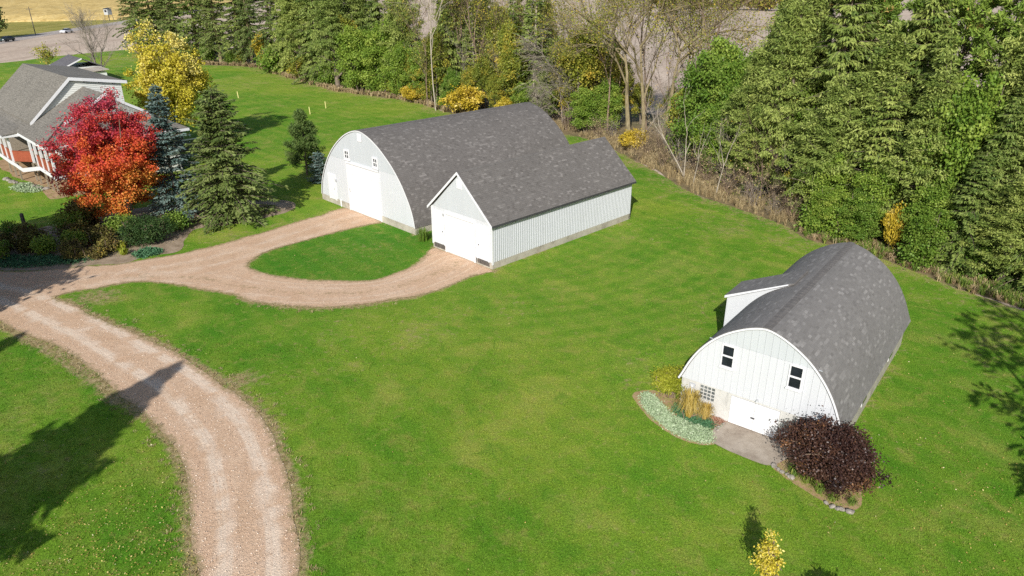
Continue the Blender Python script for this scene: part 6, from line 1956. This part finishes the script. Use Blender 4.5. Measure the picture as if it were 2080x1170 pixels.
for i, (x, y, h, k) in enumerate(((-12.0, 103.8, 11, 0), (-7.6, 104.2, 12, 1), (-3.0, 101.0, 12, 0), (-1.4, 98.6, 11, 1), (-0.2, 101.5, 12, 0), (5.4, 94.5, 12, 1), (7.6, 91.4, 11, 0), (10.6, 92.0, 12, 1), (12.4, 86.6, 11, 0), (15.6, 84.6, 12, 1), (18.6, 84.0, 11, 0), (19.6, 79.0, 10, 1), (16.4, 68.4, 7, 1), (19.0, 61.8, 7, 1), (20.2, 55.8, 6.5, 0))):
    T('bare_sapling', SAP[k], 9, x, y, h, ('thin brown leafless sapling' if k == 0 else 'thin grey twin-stemmed sapling') + ' among the trees behind the barns', 'sapling', 'brown saplings of the belt' if k == 0 else 'grey saplings of the belt')
# undergrowth and brush along the belt foot
for i, (x, y, s, k) in enumerate(((14.6, 67.8, 1.0, 0), (15.8, 66.0, 1.2, 1), (17.4, 64.5, 1.3, 0), (17.3, 61.6, 1.2, 0), (18.7, 60.2, 1.4, 1), (18.2, 58.2, 1.1, 0), (19.8, 57.2, 1.4, 0), (19.6, 55.2, 1.1, 1), (20.8, 54.0, 1.2, 0), (21.2, 51.6, 1.0, 0), (20.2, 52.2, 0.8, 1), (12.6, 70.0, 0.9, 0), (14.0, 72.6, 1.2, 0), (16.6, 70.0, 1.3, 1), (9.8, 80.2, 1.1, 0), (11.6, 81.5, 1.2, 1), (16.0, 76.5, 1.2, 0), (6.5, 86.2, 1.2, 0), (3.8, 90.5, 1.2, 1))):
    plant('bare_brush', tc(BRU[k], 'stems', 'dead_leaves'), x, y, s, i * 1.7, ('tangled brown brush' if k == 0 else 'tangled grey-brown brush') + ' in the thicket right of the garage end', 'brush', 'brown brush along the tree belt' if k == 0 else 'grey brush along the tree belt')
for i, (x, y, s, k) in enumerate(((-57, 157, 1.0, 1), (-60, 158, 1.0, 0), (-66, 162, 1.2, 0), (-73, 167, 1.2, 0), (-31, 125.5, 1.2, 0), (-25.8, 119.0, 1.1, 0), (-21.8, 115.8, 1.2, 0), (-17.4, 111.8, 1.1, 1), (-12.3, 106.5, 1.0, 1), (-9.0, 101.5, 0.9, 0), (17.9, 72.6, 1.4, 0), (20.6, 63.8, 1.2, 0), (21.6, 48.4, 0.8, 0), (23.2, 46.9, 0.9, 0), (25.9, 41.9, 0.8, 0))):
    plant('belt_shrub', tc(UND[k], 'stems', 'foliage'), x, y, s, i * 1.1, ('leafy green' if k == 0 else 'yellow-green') + ' shrub in the undergrowth along the tree belt', 'shrub', 'green undergrowth shrubs' if k == 0 else 'yellow-green undergrowth shrubs')
# far hedge beyond the field
hed = decid(271, 8, 9, 0.0, ncl=60, lpc=70, ls=1.0, clr=1.9, mat='f_brown', nl=8, multi=4, flat=0.6)
for i, (x, y, s) in enumerate(((118, 415, 1.2), (133, 408, 1.3), (147, 400, 1.1), (160, 396, 1.3), (104, 428, 1.2), (88, 440, 1.1), (174, 390, 1.2))):
    plant('far_hedge_tree', tc(hed, 'trunk', 'crown'), x, y, s, i * 2.0, 'brown hedge tree on the far side of the tan field', 'tree', 'hedge beyond the tan field')


# ------------------------------------------------------------------ dry grass, grass, fallen leaves
def merge_tufts(name, pts_, seed, n, h, spread, mat, wd, kind, label, cat, smin=0.6, smax=1.3, arch=0.5):
    rng = np.random.default_rng(seed)
    protos = [tuft(seed + i, n, h, spread, mat, arch, wd, 'tmp') for i in range(3)]
    vs_, fs_, ts_ = [], [], []
    off = 0
    for pm in protos:
        pass
    data = []
    for pm in protos:
        v = np.empty(len(pm.vertices) * 3, np.float32); pm.vertices.foreach_get('co', v)
        t = np.empty(len(pm.vertices), np.float32); pm.attributes['tint'].data.foreach_get('value', t)
        l = np.empty(len(pm.loops), np.int32); pm.loops.foreach_get('vertex_index', l)
        data.append((v.reshape(-1, 3), t, l.reshape(-1, 4)))
        bpy.data.meshes.remove(pm)
    for i, (x, y) in enumerate(pts_):
        v, t, f = data[i % 3]
        a = rng.uniform(0, 6.28); s = rng.uniform(smin, smax); c, q = math.cos(a) * s, math.sin(a) * s
        vs_.append(np.column_stack([v[:, 0] * c - v[:, 1] * q + x, v[:, 0] * q + v[:, 1] * c + y, v[:, 2] * s]))
        ts_.append(t + rng.normal(0, 0.12)); fs_.append(f + off); off += len(v)
    o = link(name, np_mesh(name, np.concatenate(vs_), np.concatenate(fs_), M[mat], {'tint': np.clip(np.concatenate(ts_), 0, 1)}))
    tag(o, label, cat, None, kind)
    return o


edge_d = densify([(2, 89.5), (9, 81.5), (12.2, 73.0), (14.2, 66.7), (15.7, 60.4), (17.1, 56.8), (19.1, 53.3), (20.9, 49.6)], 0.16, 0, closed=False)
rg = np.random.default_rng(5)
pp = np.concatenate([edge_d + rg.normal(0, 0.45, edge_d.shape) + np.array([-0.05 + k * 0.5, -0.05 + k * 0.36]) for k in range(6)])
pp = pp[rg.random(len(pp)) < np.clip(0.55 + 0.6 * vnoise(pp, 0.9, 8), 0.1, 1)]
merge_tufts('dry_grass', pp, 300, 22, 0.55, 0.55, 'f_dry', 0.013, 'stuff', 'tawny dry grass along the brushy lawn edge', 'dry grass')
edge_r = densify([(20.9, 49.6), (21.3, 47.4), (22.8, 45.9), (24.9, 43.0), (26.3, 39.6), (27.9, 37.0), (30.3, 33.9), (34, 29.5)], 0.10, 0, closed=False)
pp = np.concatenate([edge_r + rg.normal(0, 0.3, edge_r.shape) + np.array([0.15 + k * 0.4, 0.1 + k * 0.3]) for k in range(4)])
merge_tufts('edge_weeds', pp[::2], 330, 24, 0.42, 0.4, 'f_lily', 0.016, 'stuff', 'rank green weeds under the trees at the right lawn edge', 'weeds')
merge_tufts('edge_straw', pp[1::2], 340, 20, 0.38, 0.4, 'f_dry', 0.014, 'stuff', 'straw-coloured grass under the trees at the right lawn edge', 'dry grass')
edge_f = densify([(-72, 163.5), (-67, 159.5), (-54, 154), (-46.5, 144), (-38, 132.5), (-28.5, 119.5), (-20, 113), (-15, 108.8), (-8.5, 99.5), (-2, 92.5)], 0.35, 0, closed=False)
pp = np.concatenate([edge_f + rg.normal(0, 0.5, edge_f.shape) for k in range(2)])
merge_tufts('belt_edge_grass', pp, 310, 22, 0.6, 0.5, 'f_dry', 0.03, 'stuff', 'pale dry grass fringe along the back lawn', 'dry grass')
# rough fringe along the drive
dn = np.roll(drive_poly, -1, 0) - np.roll(drive_poly, 1, 0)
nr = np.column_stack([dn[:, 1], -dn[:, 0]]); nr /= np.linalg.norm(nr, axis=1)[:, None] + 1e-9
pp = []
for k in range(5):
    sgn = np.where(in_poly(drive_poly + nr * 0.2, drive_poly), -1, 1)[:, None]
    pp.append(drive_poly + nr * sgn * rg.uniform(-0.05, 0.75, (len(drive_poly), 1)) + rg.normal(0, 0.08, drive_poly.shape))
pp = np.concatenate(pp)
msk = (pp[:, 1] < 36.5) & (pp[:, 0] > -29) & (pp[:, 1] > 15)
pp = pp[msk]
merge_tufts('verge_thatch', pp[::3], 320, 12, 0.08, 0.16, 'f_dry', 0.009, 'stuff', 'straw-coloured thatch along both sides of the drive', 'thatch', 0.5, 1.3, 0.9)

# mown grass: instanced tufts
def scatter_lawn():
    rng = np.random.default_rng(77)
    pts_ = []
    for (y0, y1, x0, x1, dens) in ((14.5, 22, -22, 22, 60), (22, 32, -28, 27, 42), (32, 45, -36, 30, 20), (45, 62, -44, 22, 9)):
        n = int((y1 - y0) * (x1 - x0) * dens)
        pts_.append(rng.uniform((x0, y0), (x1, y1), (n, 2)))
    P = np.concatenate(pts_)
    P = P[np.abs(P[:, 0]) < 0.80 * P[:, 1] + 3.5]
    keep = in_poly(P, lawn_b)
    inside = np.zeros(len(P), bool)
    for poly in (drive_poly, mulch_poly, patio_poly, foot_r, foot_b, foot_g, densify(GC, 0.3)):
        inside |= in_poly(P, np.asarray(poly))
    dd_ = seg_dist(P, DRIVE)
    keep &= ~inside & ((dd_ > 0.5) | (rng.random(len(P)) < 0.45))
    P = P[keep]
    me = bpy.data.meshes.new('lawn_grass')
    me.vertices.add(len(P))
    me.vertices.foreach_set('co', np.column_stack([P, np.zeros(len(P))]).astype(np.float32).ravel())
    me.update()
    o = link('lawn_grass', me)
    tag(o, 'short green mown grass blades of the lawn', 'grass', None, 'stuff')
    # the tuft
    r2 = np.random.default_rng(3)
    n = 22
    b = r2.normal(0, 0.055, (n, 2)); a = r2.uniform(0, 6.28, n); hh = r2.uniform(0.025, 0.06, n); ln = r2.uniform(0.0, 0.035, n)
    V = []
    for i in range(n):
        lx, ly = math.cos(a[i]), math.sin(a[i])
        V += [(b[i, 0] - ly * 0.005, b[i, 1] + lx * 0.005, 0), (b[i, 0] + ly * 0.005, b[i, 1] - lx * 0.005, 0), (b[i, 0] + lx * ln[i], b[i, 1] + ly * ln[i], hh[i])]
    tm = np_mesh('grass_tuft', np.array(V), np.arange(n * 3).reshape(-1, 3), M['blade'], {'tint': np.repeat(r2.random(n), 3)})
    to = bpy.data.objects.new('grass_tuft', tm)
    ng = bpy.data.node_groups.new('grass_scatter', 'GeometryNodeTree')
    ng.interface.new_socket('Geometry', in_out='INPUT', socket_type='NodeSocketGeometry')
    ng.interface.new_socket('Geometry', in_out='OUTPUT', socket_type='NodeSocketGeometry')
    gi = ng.nodes.new('NodeGroupInput'); go = ng.nodes.new('NodeGroupOutput')
    ip = ng.nodes.new('GeometryNodeInstanceOnPoints')
    oi = ng.nodes.new('GeometryNodeObjectInfo'); oi.inputs['Object'].default_value = to; oi.inputs['As Instance'].default_value = True
    rv_ = ng.nodes.new('FunctionNodeRandomValue'); rv_.data_type = 'FLOAT_VECTOR'
    rv_.inputs[0].default_value = (-0.15, -0.15, 0); rv_.inputs[1].default_value = (0.15, 0.15, 6.283)
    rs = ng.nodes.new('FunctionNodeRandomValue'); rs.data_type = 'FLOAT'
    rs.inputs[2].default_value = 0.6; rs.inputs[3].default_value = 1.25
    ng.links.new(gi.outputs[0], ip.inputs['Points'])
    ng.links.new(oi.outputs['Geometry'], ip.inputs['Instance'])
    ng.links.new(rv_.outputs[0], ip.inputs['Rotation'])
    ng.links.new(rs.outputs[1], ip.inputs['Scale'])
    ng.links.new(ip.outputs[0], go.inputs[0])
    md = o.modifiers.new('scatter', 'NODES'); md.node_group = ng


scatter_lawn()


def pebbles():
    rng = np.random.default_rng(66)
    P = rng.uniform((-28, 15), (-6, 37), (26000, 2))
    w = np.clip(1.15 - (P[:, 1] - 15) / 24, 0.15, 1)
    P = P[(rng.random(len(P)) < w) & in_poly(P, drive_poly)]
    c = seg_dist(P, CENTRE, False)
    P = P[rng.random(len(P)) < np.where(np.abs(c - 0.72) < 0.3, 0.25, 1.0)]
    n = len(P)
    r_ = rng.uniform(0.012, 0.030, n)
    base = np.array([(1, 0, 0), (0, 1, 0), (-1, 0, 0), (0, -1, 0), (0, 0, 0.8), (0, 0, -0.5)])
    V = base[None] * r_[:, None, None] * rng.uniform(0.7, 1.3, (n, 6, 1)) + np.column_stack([P, 0.014 + r_ * 0.4])[:, None]
    F = np.array([(0, 1, 4), (1, 2, 4), (2, 3, 4), (3, 0, 4)])
    F = (F[None] + (np.arange(n) * 6)[:, None, None]).reshape(-1, 3)
    o = link('loose_stones', np_mesh('loose_stones', V.reshape(-1, 3), F, M['f_pebble'], {'tint': np.repeat(rng.random(n), 6)}))
    tag(o, 'loose pinkish stones scattered over the gravel drive', 'gravel', None, 'stuff')


pebbles()


def fallen():
    rng = np.random.default_rng(55)
    A = rng.uniform((-17, 15), (-8, 24), (4200, 2))
    w = np.exp(-((A[:, 0] + 12) ** 2 / 30 + (A[:, 1] - 16) ** 2 / 22))
    A = A[rng.random(len(A)) < w]
    Bp = rng.uniform((9, 15), (30, 36), (5200, 2))
    w = np.clip(0.10 + 0.75 * np.exp(-((Bp[:, 0] - 17) ** 2 / 22 + (Bp[:, 1] - 17) ** 2 / 36)), 0, 1)
    Bp = Bp[rng.random(len(Bp)) < w]
    Cc = rng.uniform((-30, 15), (30, 60), (900, 2))
    P = np.concatenate([A, Bp, Cc])
    keep = in_poly(P, lawn_b)
    for poly in (drive_poly, patio_poly, foot_r, foot_b, foot_g):
        keep &= ~in_poly(P, np.asarray(poly))
    P = P[keep]; n = len(P)
    B = np.column_stack([P, rng.uniform(0.03, 0.06, n)])
    D = np.column_stack([rng.normal(0, 1, (n, 2)), rng.normal(0, 0.25, n)])
    U = rng.normal(0, 0.35, (n, 3)) + np.array([0, 0, 1.0])
    o = link('fallen_leaves', leaf_mesh('fallen_leaves', B, D, U, rng.uniform(0.035, 0.085, n), rng.uniform(0.012, 0.028, n), rng.normal(0.42, 0.25, n), M['f_fallen']))
    tag(o, 'scattered pale fallen leaves lying on the lawn', 'fallen leaves', None, 'stuff')


fallen()


# ------------------------------------------------------------------ tell look-alikes apart by their place in the row
ORD = ['leftmost', 'second', 'third', 'fourth', 'fifth', 'sixth', 'seventh', 'eighth', 'ninth', 'tenth', 'eleventh', 'twelfth', 'thirteenth', 'fourteenth', 'fifteenth']


def number_row(group, fmt):
    it = [o for o in bpy.data.objects if o.get('group') == group and o.parent is None]
    it.sort(key=lambda o: o.location.x / o.location.y)
    for i, o in enumerate(it):
        w = ORD[i] if i == 0 else (ORD[i] + ' from left' if i < len(it) - 1 else 'rightmost')
        o['label'] = fmt % w


number_row('green undergrowth shrubs', 'leafy green undergrowth shrub along the tree belt, %s of its kind')
number_row('yellow-green undergrowth shrubs', 'yellow-green undergrowth shrub along the tree belt, %s of three')
number_row('brown brush along the tree belt', 'tangled brown brush at the belt foot, %s of the brown ones')
number_row('grey brush along the tree belt', 'tangled grey-brown brush at the belt foot, %s of the grey ones')
number_row('brown saplings of the belt', 'thin brown leafless sapling in the belt, %s of the brown ones')
number_row('grey saplings of the belt', 'thin grey twin-stemmed sapling in the belt, %s of the grey ones')
number_row('daylilies under the purple bush', 'green strap-leaved daylily clump under the purple bush, %s of five')
number_row('boulders below the deck', 'pale boulder in the row below the house deck, %s')
number_row('stones edging the purple bush bed', 'pale stone edging the purple bush bed, %s in the line')
number_row('stones at the patio corner', 'small pale stone at the patio corner by the stonecrop, %s')
number_row('hedge beyond the tan field', 'brown hedge tree beyond the tan field, %s of the hedge')
